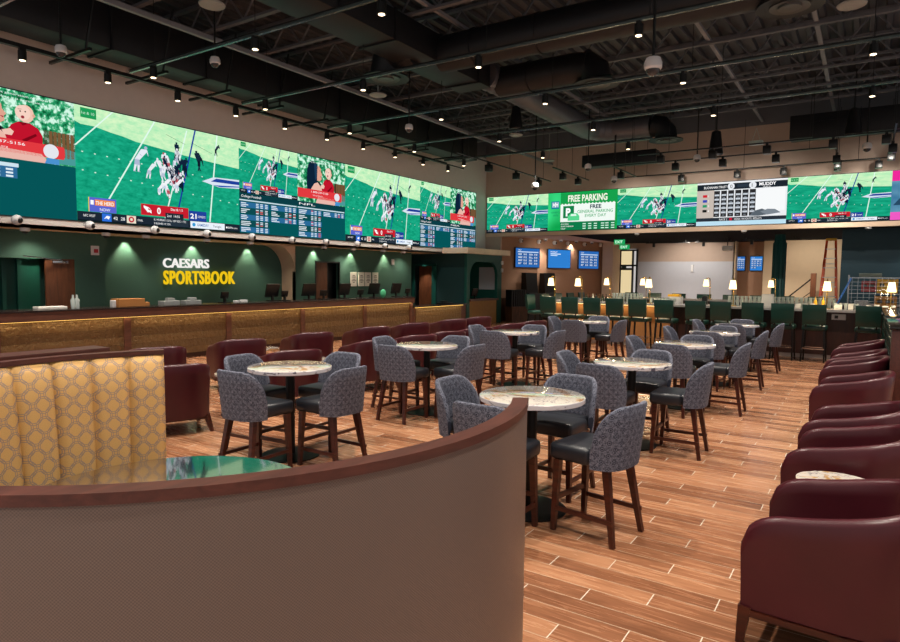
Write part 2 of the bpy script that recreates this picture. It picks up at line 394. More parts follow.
# ducts
d = thing('air_duct', 'long black rectangular duct along the tan wall above the sportsbook screens', 'duct', (-12.1, 0, 5.9))
m = MB(); m.box(-.38, .38, 1, 19.5, 0, .85, .01); m.build('duct_body', DUCT, d)
for k in range(9):
    m = MB(); y = 2.5+2*k; m.box(-.42, .42, y, y+.05, -.03, .9); m.build('seam_flange', DUCT, d)
d = thing('air_duct', 'wide rectangular duct ending in a ribbed round duct at mid ceiling', 'duct', (-7.95, 0, 6.2))
m = MB(); m.box(-.42, .42, 4, 13.1, 0, .55, .01); m.build('duct_body', DUCT, d)
for k in range(6):
    m = MB(); y = 5+1.5*k; m.box(-.45, .45, y, y+.05, -.03, .57); m.build('seam_flange', DUCT, d)
def ribbed(pts, r, step, amp, seg=18):
    P = [Vector(p) for p in pts]; L = [0]
    for i in range(len(P)-1): L.append(L[-1]+(P[i+1]-P[i]).length)
    out, rad, s, k = [], [], 0, 0
    while s <= L[-1]:
        i = max(j for j in range(len(L)-1) if L[j] <= s+1e-9); t = (s-L[i])/max(1e-6, L[i+1]-L[i])
        out.append(P[i].lerp(P[i+1], t)); rad.append(r+(amp if k % 2 else 0)); s += step; k += 1
    m = MB(); m.tube(out, rad, seg); return m
path = [(.3, 13.05, .3), (.35, 14, .3), (.35, 19.2, .3)]+[(.35+.8*(1-cos(a)), 19.2+.8*sin(a), .3) for a in [pi/2*k/6 for k in range(1, 7)]]+[(2.2, 20, .3)]
ribbed(path, 0.3, .15, .03).build('spiral_section', plain('spiral_duct_metal', '#5c5c62', .4, .35), d)
m = MB(); m.tube([(2.2, 20, .3), (2.45, 20.02, .25), (2.58, 20.05, .08), (2.6, 20.05, -.1)], .33, 18); m.build('elbow', DUCT, d)
def diffuser(par, c, s=1.):
    m = MB(); m.lathe([(.36*s, 0), (.5*s, -.03), (.5*s, -.06), (.4*s, -.05)], c, 28); m.build('diffuser_rim', DUCT, par)
    m = MB(); m.lathe([(.02, -.02), (.3*s, -.05), (.3*s, -.07), (.18*s, -.05), (.17*s, -.08), (.02, -.07)], c, 24); m.build('diffuser_cone', plain('diffuser_grey', '#45423f', .4, .3), par)
diffuser(d, (2.6, 20.05, -.12))
for Y, xe, r, xs, lab in ((11.2, 6.4, .36, -7.6, 'big black round branch duct at the mid ceiling closer to the camera'), (13.45, 2.4, .33, -7.5, 'black round branch duct bending down to a round diffuser before the ribbed duct')):
    d = thing('branch_duct', lab, 'duct', (xs, Y, 6.42)); m = MB()
    m.tube([(0, 0, 0), (xe-.5, 0, 0), (xe-.2, 0, -.03), (xe-.04, 0, -.15), (xe, 0, -.34)], r, 20); m.build('duct_body', DUCT, d)
    for q in (.8, 2.2): 
        m = MB(); m.cone((q, 0, 0), (q+.04, 0, 0), r+.02, r+.02, 20); m.build('seam_flange', DUCT, d)
    diffuser(d, (xe, 0, -.36), .95)
d = thing('ceiling_diffuser', 'round black diffuser hanging beside the rectangular mid ceiling duct', 'diffuser', (-8.75, 10.75, 6.05))
m = MB(); m.tube([(.8, 0, .4), (.25, 0, .4), (.06, 0, .3), (0, 0, 0)], .34, 18); m.build('duct_body', DUCT, d); diffuser(d, (0, 0, 0))
d = thing('branch_duct', 'black duct with round outlet hanging before the back wall screens', 'duct', (-6.2, 21.2, 5.6))
m = MB(); m.box(-2.2, .3, -.25, .25, 0, .4, .01); m.build('duct_body', DUCT, d)
d = thing('equipment_box', 'black air handler box under the joists above the stats screen', 'box', (-.2, 21.3, 5.9))
m = MB(); m.box(-1.9, 2.6, -.3, .3, 0, .65, .01); m.box(-1.3, -.2, -.45, -.3, -.1, .4, .01); m.build('casing', DUCT, d)
# service pipe along the wall
m = MB(); m.box(-12.72, -12.66, 1, 19, 5.76, 5.84); tag(m.build('wall_pipe', TRK), 'thin black pipe between duct and tan wall above the screens', 'pipe')
# round plates
for i, (x, y) in enumerate(((212, 3), (378, 94), (516, 134), (549, 160), (852, 3))):
    p = atz(x, y, 5.95); m = MB(); m.lathe([(.17, 0), (.2, -.02), (.19, -.04), (.02, -.045)], (0, 0, 0), 20); m.cone((0, 0, 0), (0, 0, .9), .015, .015, 6)
    o = thing('pendant_speaker', 'round flat pendant speaker, %s from the camera under the black ceiling' % ORD[[0, 2, 3, 4, 1][i]], 'speaker', p, 0, 'round pendant speakers')
    m.build('grille', plain('speaker_grille', '#8d918f', .5), o)
# ------------------------------------------------------------------ tracks and spot heads
TZ = 5.55
def spot_light(p, tgt, energy, size=70, blend=.6, r=.05, col=(1, .9, .78)):
    l = bpy.data.lights.new('spot', 'SPOT'); l.energy = energy; l.spot_size = radians(size); l.spot_blend = blend; l.shadow_soft_size = r; l.color = col
    o = bpy.data.objects.new('spot_light', l); COL.objects.link(o); o.location = p
    o.rotation_euler = (Vector(tgt)-Vector(p)).to_track_quat('-Z', 'Y').to_euler(); return o
hd = thing('track_spotlight', 'x', 'spotlight', (0, 0, -50))
m = MB(); m.cone((0, 0, -.05), (0, 0, -.2), .065, .065, 14); m.box(-.03, .03, -.05, .05, -.05, 0); m.build('housing', TRK, hd)
m = MB(); m.lathe([(.045, -.202), (.043, -.206), (.01, -.206)], (0, 0, 0), 14); m.build('lamp_face', em('#ffe3b8', 6.), hd)
hb = thing('black_spotlight', 'x', 'spotlight', (0, 0, -50))
m = MB(); m.box(-.09, .09, -.1, .1, -.28, -.08, .01); m.box(-.03, .03, -.05, .05, -.08, 0); m.build('housing', TRK, hb)
GX = (-10.95, -8.2, -5.65, -2.95, -.1, 2.6); GYs = (6.85, 9.4, 12.05, 14.75, 17.4)
rows = ['first', 'second', 'third', 'fourth', 'fifth']
first = True
def head(src, loc, lab, rz=0, g='track heads'):
    return dup(src, loc, rz, lab, g)
for j, Y in enumerate(GYs):
    x1 = 7 if j < 3 else (7 if j == 3 else -5)
    t = thing('light_track', 'black lighting track across the room, %s from the camera' % rows[j], 'track', (0, Y, TZ), 0, 'lighting tracks')
    m = MB(); m.box(-11.7, x1, -.02, .02, 0, .035); m.build('rail', plain('track_rail_glint', '#71807f', .25, .7) if j == 0 else bpy.data.materials['track_rail_glint'], t)  # rail glint put into a paler teal-grey colour
    m = MB(); m.box(-11.7, x1, -.03, .03, .035, .06)
    x = -10.9
    m.build('hanger_bar', TRK, t)
    while x < min(x1, 4):
        m = MB(); m.cone((x, 0, .05), (x, 0, 1.25), .006, .006, 5); m.build('hanger', TRK, t); x += 2.7
    for i, X in enumerate(GX):
        if X > x1: continue
        head(hd, (X, Y, TZ), 'lit black track spotlight, %s along the %s cross track counted from the sportsbook wall' % (ORD[i], rows[j]), 0, 'lit track heads')
        spot_light((X, Y, TZ-.3), (X, Y, 0), 560 if X > -9 else 380, 85, .7)
# extra unseen heads and tracks behind / near camera, added to light the booth
for X, Y in ((-5.65, 1.6), (-2.95, 1.6), (-.1, 1.6), (-5.65, 4.2), (-2.95, 4.2), (-.1, 4.2), (-8.2, 4.2), (-10.95, 4.2), (2.6, 4.2), (-5.65, -1.2), (-2.95, -1.2), (-.1, -1.2)):
    head(hd, (X, Y, TZ), 'added lit black track spotlight out of view above the camera', 0, 'track heads above the camera')
    spot_light((X, Y, TZ-.3), (X, Y, 0), 520, 85, .7)
for Y in (-1.2, 1.6, 4.2):
    t = thing('light_track', 'added black lighting track out of view above the camera', 'track', (0, Y, TZ), 0, 'lighting tracks above the camera')
    m = MB(); m.box(-11.7, 7, -.02, .02, 0, .035); m.build('rail', bpy.data.materials['track_rail_glint'], t)
# wall track
t = thing('light_track', 'black lighting track parallel to the sportsbook screens', 'track', (-11.97, 0, TZ))
m = MB(); m.box(-.02, .02, 4.7, 19, 0, .035); m.build('rail', TRK, t)
for k in range(10):
    Y = 5.15+1.43*k
    head(hd, (-11.97, Y, TZ), 'black track spotlight, %s along the track beside the sportsbook screens' % ORD[k], 0, 'wall track heads')
    spot_light((-11.97, Y, TZ-.25), (-13.0, Y, 2.5), 210, 100, .9)
for k in range(9):
    Y = 5.9+1.43*k
    m = MB(); m.box(-12.7, -11.3, Y, Y+.05, 5.62, 5.67); m.bar((-11.4, Y, 5.66), (-11.2, Y+.1, 6.8), .03)
    tag(m.build('duct_strut', TRK), 'thin black strut bracket below the wall duct', 'bracket', 'duct brackets')
# back tracks
BZ = 5.3
def seg(x0, y0, x1, y1, lab):
    t = thing('light_track', lab, 'track', (x0, y0, BZ)); m = MB(); m.bar((0, 0, 0), (x1-x0, y1-y0, 0), .035); m.build('rail', TRK, t)
    for k in (.1, .5, .9): m = MB(); m.cone(((x1-x0)*k, (y1-y0)*k, 0), ((x1-x0)*k, (y1-y0)*k, 1.5), .008, .008, 5); m.build('hanger', TRK, t)
seg(-5.6, 18.1, 3, 18.1, 'black track with black heads, frontmost before the back wall screens')
seg(-6.8, 19.5, -.87, 19.5, 'black track forming the front side of the hanging track rectangle')
seg(-.87, 19.5, -.87, 21.9, 'short black track side closing the rectangle above the bar')
seg(-6.8, 19.5, -6.8, 21.9, 'short black track side above the parking screen')
seg(-7.2, 21.9, .36, 21.9, 'black track close before the back wall screens')
seg(.36, 17.2, .36, 21.9, 'short black track running to the back wall beside the magenta screen')
seg(-9.8, 15.2, -9.8, 21.5, 'black track toward the corner, sportsbook side')
seg(-8.5, 18.8, -8.5, 21.9, 'black track toward the corner, bar side')
BH = [(-4.95, 18.1), (-3.6, 18.1), (-2.3, 18.1), (-.86, 18.1), (.2, 18.1), (-4.9, 19.5), (-3.6, 19.5), (-2.25, 19.5), (-.87, 20.4), (-.87, 21.3), (.36, 19.4), (.36, 20.6),
      (-6.8, 20.3), (-5.3, 21.9), (-3.6, 21.9), (-2.3, 21.9), (-.9, 21.9), (.1, 21.9), (-9.8, 17), (-9.8, 18.8), (-9.8, 20.5), (-8.5, 19.6), (-8.5, 20.9)]
for k, (X, Y) in enumerate(BH):
    w_ = 'in the corner' if X < -7.5 else ('on the front track' if Y < 18.5 else ('on the hanging rectangle' if Y < 21.6 else 'close before the screens'))
    if 19.3 < Y < 21.4 and X > -7.5: spot_light((X, Y+.14, BZ-.3), (X-.3, YB, 4.1), 190, 74, .95)
    head(hb, (X, Y, BZ), 'black square spotlight %s, %s of the back wall set' % (w_, ORD[k]), 0, 'black heads before the back wall')
bpy.data.objects.remove(hb.children[0]) if False else None
for src in (hd, hb):
    for ch in list(kids(src)): bpy.data.objects.remove(ch)
    bpy.data.objects.remove(src)
# pendant dome cameras
def dome_pendant(p, r, top, lab):
    o = thing('dome_camera', lab, 'camera', p, 0, 'pendant dome cameras')
    m = MB(); m.lathe([(r*.25, r*1.3), (r*.8, r*1.1), (r, r*.6), (r, 0), (r*.85, -r*.2)], (0, 0, 0), 20); m.build('housing', WHT, o)
    m = MB(); m.lathe([(r*.8, -r*.2), (r*.72, -r*.55), (r*.4, -r*.85), (r*.03, -r*.95)], (0, 0, 0), 18); m.build('lens_dome', plain('smoked_dome', '#3a3a3d', .1) if 'smoked_dome' not in bpy.data.materials else bpy.data.materials['smoked_dome'], o)
    m = MB(); m.cone((0, 0, r*1.2), (0, 0, top-p[2]), .018, .018, 8); m.build('pole', TRK, o)
DP = [((61, 52), 10.3, .09), ((215, 63), 11.3, .09), ((409, 129), 14.4, .09), ((653, 68), 8.0, .11), ((535, 187), 19, .11), ((588, 168), 19, .1), ((697, 159), 18, .1), ((614, 180), 20, .1), ((867, 148), 16.5, .11)]
for k, ((x, y), dep, r) in enumerate(DP):
    dome_pendant(CP+ray(x, y)*dep, r, 6.8, 'white pendant dome camera, %s' % ['above the mother and baby picture', 'above the large football picture by the counter', 'over the third large screen', 'largest, hanging over the marble tables', 'before the corner football screen', 'above the parking screen', 'above the stats screen', 'above the second back wall football screen', 'above the football screen over the bar'][k])
for k, (x, y) in enumerate(((716, 143), (854, 122), (516, 118))):
    o = thing('pendant_speaker', 'black bell shaped pendant speaker %s' % ['above the stats screen', 'above the football screen over the bar', 'near the ribbed duct'][k], 'speaker', aty(x, y, 19 if k < 2 else 16))
    m = MB(); m.lathe([(.04, .35), (.12, .3), (.17, -.1), (.2, -.3), (.18, -.32), (.02, -.31)], (0, 0, 0), 20); m.build('speaker_body', BLKP, o)
    m = MB(); m.cone((0, 0, .35), (0, 0, 1.3), .02, .02, 6); m.build('pole', TRK, o)
o = thing('pendant_speaker', 'small pale rectangular box light hung before the back wall', 'light', aty(756, 143, 19))
m = MB(); m.box(-.17, .17, -.1, .1, -.05, .05, .01); m.bar((-.1, 0, .05), (0, 0, .4), .01); m.bar((.1, 0, .05), (0, 0, .4), .01); m.build('casing', plain('pale_casing', '#9fb3b0', .4), o)
# face and soffit cameras
def eye(p, nrm, lab, g):
    o = thing('security_camera', lab, 'camera', p, 0, g); nrm = Vector(nrm).normalized(); q = nrm.to_track_quat('Z', 'Y').to_matrix().to_4x4()
    t = bmesh.new(); bmesh.ops.create_uvsphere(t, u_segments=16, v_segments=10, radius=.095)
    m = MB(); m.merge(t, q); m.build('housing', WHT, o)
    side = Vector((0, 0, 1)).cross(nrm); side = side if side.length > .1 else Vector((1, 0, 0))
    c = (nrm+side.normalized()*.35-Vector((0, 0, .15))).normalized()*.05
    t = bmesh.new(); bmesh.ops.create_uvsphere(t, u_segments=14, v_segments=8, radius=.06); m = MB(); m.merge(t, Matrix.Translation(c)); m.build('lens', BLKP, o)
for k, (x, y) in enumerate([(17, 220), (90, 225.5), (155, 230), (207, 233.7), (252, 237), (292, 240), (326, 242), (357.5, 244), (385, 246), (409, 247.5)]):
    eye(atx(x, y, XV+.05), (1, 0, 0), 'white eyeball camera, %s along the ledge under the sportsbook screens' % ORD[k], 'ledge cameras')
def cyl_cam(p, lab, g):
    o = thing('dome_camera', lab, 'camera', p, 0, g)
    m = MB(); m.lathe([(.085, 0), (.085, -.06), (.07, -.07)], (0, 0, 0), 18); m.build('housing', WHT, o)
    m = MB(); m.lathe([(.055, -.07), (.05, -.1), (.02, -.115)], (0, 0, 0), 14); m.build('lens_dome', BLKP, o)
for k, (x, y) in enumerate([(25, 231), (106, 236), (146, 238.5), (207, 242.5), (250, 244.5), (324, 248), (353, 250), (383, 251.5), (403, 253)]):
    cyl_cam((XV-.12, atx(x, y, XV-.12).y, 2.66), 'small white dome camera, %s along the soffit above the betting counter' % ORD[k], 'soffit cameras')
for k, (x, y) in enumerate([(521, 240.6), (539, 241.8), (554.6, 242.8), (568, 243.5), (584.5, 244.3), (600.6, 245)]):
    eye(onb(x, y, .06), Nn, 'white eyeball camera, %s along the top of the brown wall' % ORD[k], 'brown wall cameras')
for k, (x, y) in enumerate([(545.7, 239), (561, 239.7), (576.4, 240.6), (592, 241)]):
    p = onb(x, y, .3); cyl_cam((p.x, p.y, 3.47), 'small white dome camera, %s on the ceiling before the brown wall' % ORD[k], 'recess cameras')
for k, x in enumerate((637, 744, 868)):
    p = aty(x, 232, YB+.1); cyl_cam((p.x, YB+.1, 3.45), 'white dome camera under the back bulkhead, %s from the corner' % ORD[k], 'bulkhead cameras')
# exit signs
for k, (x, y, Y) in enumerate(((619.5, 242, 25), (624.5, 247, 27))):
    p = aty(x, y, Y); o = thing('exit_sign', 'green lit exit sign %s the far glass door' % ('hanging before' if k == 0 else 'close to'), 'sign', p)
    m = MB(); m.box(-.22, .22, -.02, .02, -.1, .1, .01); m.build('sign_box', em('#1fae62', .8), o)
    m = MB(); V, Fc = text_geo('EXIT', .01)
    vv = [m.bm.verts.new((-.17+v[0]*.15, -.022, -.05+v[1]*.15)) for v in V]
    for f_ in Fc: m.face([vv[i] for i in f_])
    m.build('lettering', em('#d9ffe6', 1.2), o, False)
    m = MB(); m.cone((0, 0, .1), (0, 0, 3.47-p.z), .01, .01, 6); m.build('stem', TRK, o)
# ================================================================== seating
def plan(W, D, arm_x, n_exp, amax=pi/2, nu=24):
    pts = []
    if arm_x > 0: pts += [(arm_x*(1-k/3), -W/2) for k in range(3)]
    for k in range(nu+1):
        a = -amax+2*amax*k/nu; c, s = cos(a), sin(a)
        pts.append((-(D)*abs(c)**(2/n_exp), W/2*(1 if s > 0 else -1)*abs(s)**(2/n_exp)))
    if arm_x > 0: pts += [(arm_x*(k+1)/3, W/2) for k in range(3)]
    return pts
def resample(pts, n):
    P = [Vector((x, y, 0)) for x, y in pts]; L = [0]
    for i in range(len(P)-1): L.append(L[-1]+(P[i+1]-P[i]).length)
    out = []
    for k in range(n+1):
        s = L[-1]*k/n; i = 0
        while i < len(L)-2 and L[i+1] < s: i += 1
        out.append((P[i].lerp(P[i+1], (s-L[i])/max(1e-9, L[i+1]-L[i])), s))
    return out, L[-1]
def shell(mb, W, D, arm_x, nexp, th, zb, hfun, flare, nu=40, nz=5, zin=None, taper=0., amax=pi/2):
    S, L = resample(plan(W, D, arm_x, nexp, amax), nu); rings, uvs = [], []
    zin = zb+.05 if zin is None else zin
    for i, (p, s) in enumerate(S):
        a = S[max(0, i-1)][0]; b = S[min(nu, i+1)][0]; t = (b-a).normalized(); nrm = Vector((-t.y, t.x, 0))
        if nrm.dot(p-Vector((arm_x*.3, 0, 0))) < 0: nrm = -nrm
        k = min(s, L-s)/(L/2); h = hfun(k)
        bx = max(0, -p.x/D)
        def P(z, off):
            f = (z-zb)/(.5)
            return p*(1-taper*(1-min(1, max(0, (z-zb)/(h-zb+1e-6)))))+nrm*off+Vector((-1, 0, 0))*flare*f*bx+Vector((0, 0, z))
        r, u = [], []
        zs = [zb+(h-th*.45-zb)*j/nz for j in range(nz+1)]
        for z in zs: r.append(P(z, 0)); u.append((s, z))
        r.append(P(h-th*.12, -th*.15)); u.append((s, h)); r.append(P(h, -th*.5)); u.append((s, h+.03)); r.append(P(h-th*.12, -th*.85)); u.append((s, h+.06))
        z0 = min(zin, h-th*.5)
        for j in range(nz+1): z = h-th*.45+(z0-(h-th*.45))*j/nz; r.append(P(z, -th)); u.append((s, h+.08+(h-z)))
        u.append((s, zb-.03))
        rings.append(r); uvs.append(u)
    mb.loft(rings, True, True, uvs)
    return mb
def rot2(x, y, a): return (x*cos(a)-y*sin(a), x*sin(a)+y*cos(a))

def make_stool():
    t = thing('bar_stool', 'x', 'stool', (0, 0, 0))
    def h(k):
        s = min(1, k/.66); return .66+.32*(1-(1-s)**2.3)**(1/1.8)
    m = MB(); shell(m, .55, .27, 0, 3.0, .045, .525, h, .04, 40, 5, .6, .06, 1.42); m.build('backrest', FAB, t, True, 50)
    m = MB(); m.box(-.05, .28, -.238, .238, .53, .655, .035, None, None, 3); m.box(-.2, .02, -.19, .19, .535, .65, .035, None, None, 3); m.build('seat', SEAT, t, True, 60)
    for sx, sy in ((1, 1), (1, -1), (-1, 1), (-1, -1)):
        m = MB(); x0 = .22*sx if sx > 0 else -.15; x1 = .24 if sx > 0 else -.24
        m.bar((x1, sy*.212, 0), (x0, sy*(.195 if sx > 0 else .16), .53), .033, .05, .033, .05); m.build('leg', LEGW, t, False)
    for sy in (1, -1):
        m = MB(); m.bar((.235, sy*.213, .17), (-.235, sy*.212, .17), .022, .022, .03, .03); m.build('stretcher', LEGW, t, False)
    m = MB(); m.bar((.232, -.21, .24), (.232, .21, .24), .022, .022, .035, .035); m.build('footrest', LEGW, t, False)
    return t
def make_table():
    t = thing('marble_table', 'x', 'table', (0, 0, 0))
    m = MB(); m.lathe([(.02, .92), (.405, .92), (.412, .916)], (0, 0, 0), 48); m.build('table_top', MARB, t)
    m = MB(); m.lathe([(.41, .917), (.415, .912), (.415, .882), (.41, .878), (.1, .878)], (0, 0, 0), 48); m.build('edge_band', MARBE, t)
    m = MB(); m.cone((0, 0, .02), (0, 0, .87), .045, .045, 16); m.lathe([(.18, .878), (.18, .86), (.05, .85)], (0, 0, 0), 20); m.build('pedestal', BLK, t)
    m = MB(); m.lathe([(.29, 0), (.29, .012), (.06, .03)], (0, 0, 0), 32); m.build('base_plate', BLK, t)
    return t
st0, tb0 = make_stool(), make_table()
TABS = [(-2.17, 4.5, 'aisle'), (-2.13, 6.93, 'aisle'), (-2.15, 9.42, 'aisle'), (-2.2, 11.8, 'aisle'), (-2.2, 14.1, 'aisle'),
        (-4.85, 4.45, 'lounge'), (-4.93, 6.96, 'lounge'), (-4.98, 9.62, 'lounge'), (-4.98, 12.95, 'lounge')]
cnt = {}
frs = True
for X, Y, c in TABS:
    cnt[c] = cnt.get(c, 0)+1; o_ = ORD[cnt[c]-1]; cn = 'aisle side row' if c == 'aisle' else 'lounge side row'
    lab = 'round marble table on a black pedestal, %s from the camera in the %s' % (o_, cn)
    rzt = random.uniform(0, 6)
    if frs: tb0.location = (X, Y, 0); tag(tb0, lab, None, 'marble high tables')
    else: dup(tb0, (X, Y, 0), rzt, lab, 'marble high tables')
    for ang, sd in ((0, 'aisle'), (pi/2, 'bar'), (pi, 'lounge'), (-pi/2, 'near')):
        r = .55+random.uniform(-.015, .025); jy = random.uniform(-.03, .03)
        x = X+r*cos(ang)-jy*sin(ang); y = Y+r*sin(ang)+jy*cos(ang); rz = ang+pi+random.uniform(-.07, .07)
        if (X, Y, sd) == (-2.17, 4.5, 'aisle'): x, y, rz = -1.57, 4.39, pi-.17
        if (X, Y) == (-4.85, 4.45): x += {'near': .12, 'lounge': .08}.get(sd, 0)
        if (X, Y, sd) == (-2.13, 6.93, 'near'): x -= .09
        s_ = {'aisle': 'facing the sportsbook', 'bar': 'with its back to the bar', 'lounge': 'with its back to the sportsbook', 'near': 'with its back to the camera'}[sd]
        l2 = 'patterned grey stool %s, %s table of the %s' % (s_, o_, cn)
        if frs: st0.location = (x, y, 0); st0.rotation_euler.z = rz; tag(st0, l2, None, 'patterned stools around the marble tables'); frs = False
        else: dup(st0, (x, y, 0), rz, l2, 'patterned stools around the marble tables')

def make_armchair():
    t = thing('tub_armchair', 'x', 'armchair', (0, 0, 0))
    def h(k):
        q = min(1, max(0, (k-.1)/.75)); b = .69+.135*q*q*(3-2*q)
        if k < .2: q = 1-k/.2; b -= .16*(1-sqrt(max(0, 1-q*q)))
        return b
    m = MB(); shell(m, .82, .41, .34, 3.4, .075, .19, h, .03, 72, 6, .36, .03); m.build('shell', LEA, t, True, 60)
    m = MB(); m.box(-.27, .32, -.325, .325, .26, .44, .05, None, None, 3); m.build('seat_cushion', LEA, t, True, 60)
    m = MB(); m.box(-.3, .3, -.35, .35, .2, .27, .01); m.build('seat_base', BLKP, t)
    for sx, sy in ((1, 1), (1, -1), (-1, 1), (-1, -1)):
        m = MB(); m.bar((.33*sx, sy*.385, 0), (.31*sx if sx > 0 else -.29, sy*(.385 if sx > 0 else .33), .2), .035, .06, .035, .06); m.build('leg', LEGW, t, False)
    m = MB()
    for sy in (1, -1): m.tube([(.31, sy*.395, .17), (.15, sy*.395, .17), (-.15, sy*.39, .17), (-.3, sy*.35, .17)], .022, 4)
    m.tube([(-.31, -.34, .165), (-.34, -.2, .18), (-.35, 0, .185), (-.34, .2, .18), (-.31, .34, .165)], .022, 4)
    m.tube([(.31, -.34, .165), (.31, .34, .165)], .022, 4); m.build('base_rail', LEGW, t, False)
    return t
ac = make_armchair(); fr = True
def arm(x, y, rz, lab, g):
    global fr
    if fr: ac.location = (x, y, 0); ac.rotation_euler.z = rz; tag(ac, lab, None, g); fr = False
    else: dup(ac, (x, y, 0), rz, lab, g)
for k, (yn, px) in enumerate(((3.39, 745), (4.95, 782.5), (6.05, 798.5), (8.2, 808), (10.0, 816.5), (11.0, 820.5), (12.9, 827.5))):
    arm(aty(px, 400, yn).x+.37, yn+.41, pi-.06, 'maroon leather tub armchair by the aisle, %s from the camera' % ORD[k], 'armchairs along the aisle')
for k, y in enumerate((4.32, 6.15, 7.86, 9.0, 9.96, 11.02, 12.5, 13.62)):
    arm(-6.78, y+.05, pi-.38, 'maroon tub armchair in the row beside the stools, %s from the camera' % ORD[k], 'lounge armchairs beside the stools')
for k, y in enumerate((5.15, 6.6, 8.15, 9.8, 11.2, 12.75, 13.95)):
    arm(-8.5, y+.08, pi-.38, 'maroon tub armchair in the row before the betting counter, %s from the camera' % ORD[k], 'lounge armchairs before the counter')
def side_table(x, y, lab, g, z=.55, r=.24):
    t = thing('side_table', lab, 'table', (x, y, 0), 0, g)
    m = MB(); m.lathe([(.02, z), (r, z), (r, z-.025), (.05, z-.03)], (0, 0, 0), 32); m.build('table_top', MARB, t)
    m = MB(); m.cone((0, 0, .01), (0, 0, z-.03), .02, .02, 12); m.build('pole', CHR, t)
    m = MB(); m.lathe([(.17, 0), (.17, .012), (.03, .02)], (0, 0, 0), 24); m.build('base_plate', CHR, t)
side_table(-.1, 4.62, 'small round marble side table between the first and second aisle armchairs', 'aisle side tables', .58, .23)
side_table(-.1, 9.42, 'small round side table between the fourth and fifth aisle armchairs', 'aisle side tables')
side_table(-.1, 12.36, 'small round side table between the sixth and seventh aisle armchairs', 'aisle side tables')
for k, y in enumerate((7.45, 10.58, 12.05)):
    side_table(-8.75, y, 'small round side table between counter row armchairs, %s from the camera' % ORD[k], 'lounge side tables')
for k, y in enumerate((5.32, 7.08)):
    side_table(-6.85, y, 'small round side table between armchairs beside the stools, %s from the camera' % ORD[k], 'lounge side tables')

# ================================================================== booth
CX, CXL, CY, RB = -2.715, -3.0, 1.98, 1.565
def booth_path(off):
    r = RB-off; P = []; a0 = .46; a1 = .52
    for k in range(25): a = a0-(pi/2+a0)*k/24; P.append((CX+r*cos(a), CY+r*sin(a)))
    for k in range(25): a = -pi/2-(pi/2+a1)*k/24; P.append((CXL+r*cos(a), CY+r*sin(a)))
    return P
def band(mb, o0, o1, z0, z1, uvm=True, n=90):
    A0, L = resample(booth_path(o0), n); B0, _ = resample(booth_path(o1), n)
    rings, uvs = [], []
    for (a, s), (b, _) in zip(A0, B0):
        rings.append([a+Vector((0, 0, z0)), a+Vector((0, 0, z1)), b+Vector((0, 0, z1)), b+Vector((0, 0, z0))])
        uvs.append([(s, z0), (s, z1), (s, z1+.1), (s, z0+2.), (s, z0+2.1)])
    mb.loft(rings, True, True, uvs); return mb
bt = thing('curved_booth', 'curved booth, taupe woven back outside and gold ring fabric inside, wooden cap', 'booth', (0, 0, 0))
m = MB(); band(m, 0.0, .045, 0, 1.248); m.build('outer_panel', VIN, bt, True, 50)
m = MB(); band(m, -.006, .068, 1.248, 1.28); m.build('wood_cap', CAPW, bt, True, 50)
# inside back: vertical channels
S, L = resample(booth_path(.045), 900)
NCH = int(L/.235); m = MB(); rings, uvs = [], []
for p, s in S:
    f = (s/L*NCH) % 1; b = .045*(1-abs(2*f-1)**5)
    c = Vector((min(CX, max(CXL, p.x)), CY, 0)); nr = (c-p); nr = nr.normalized() if nr.length > .01 else Vector((1, 0, 0))
    r = [p+Vector((0, 0, z)) + nr*o for z, o in ((.3, 0), (.3, .12+b), (.6, .1+b), (1.0, .06+b), (1.19, .03+b*.9), (1.244, b*.4), (1.246, 0))]
    rings.append(r); uvs.append([(s, z) for z in (0.2, .3, .6, 1.0, 1.2, 1.26, 1.28, .3)])
m.loft(rings, True, True, uvs); m.build('channel_back', YEL, bt, True, 60)
m = MB(); band(m, .06, .54, .1, .38); m.build('seat_base', CAPW, bt, True, 50)
m = MB(); band(m, .12, .56, .38, .46); m.build('seat_cushion', SEAT, bt, True, 50)
# booth table
t = thing('booth_table', 'glossy black round table inside the curved booth, mirroring the screens', 'table', (-2.82, 1.78, 0))
m = MB(); m.lathe([(.02, .76), (.69, .76), (.7, .75), (.7, .725), (.1, .72)], (0, 0, 0), 64); m.build('table_top', plain('speckled_black_granite', '#171311', .03, 0, .5, 160., .9, 1.), t)
m = MB(); m.cone((0, 0, .02), (0, 0, .72), .06, .06, 16); m.build('pedestal', BLK, t)
m = MB(); m.lathe([(.33, 0), (.33, .015), (.07, .03)], (0, 0, 0), 32); m.build('base_plate', BLK, t)
# second booth behind it
b2 = thing('booth_partition', 'low partition of the next booth with a wooden cap behind the gold booth back', 'booth', (-4.98, 0, 0))
m = MB(); m.box(-.15, .05, -1.0, 2.6, 0, 1.23, .01); m.build('panel', VIN, b2)
m = MB(); m.box(-.16, .07, -1.02, 2.66, 1.23, 1.262, .004); m.build('wood_cap', CAPW, b2)

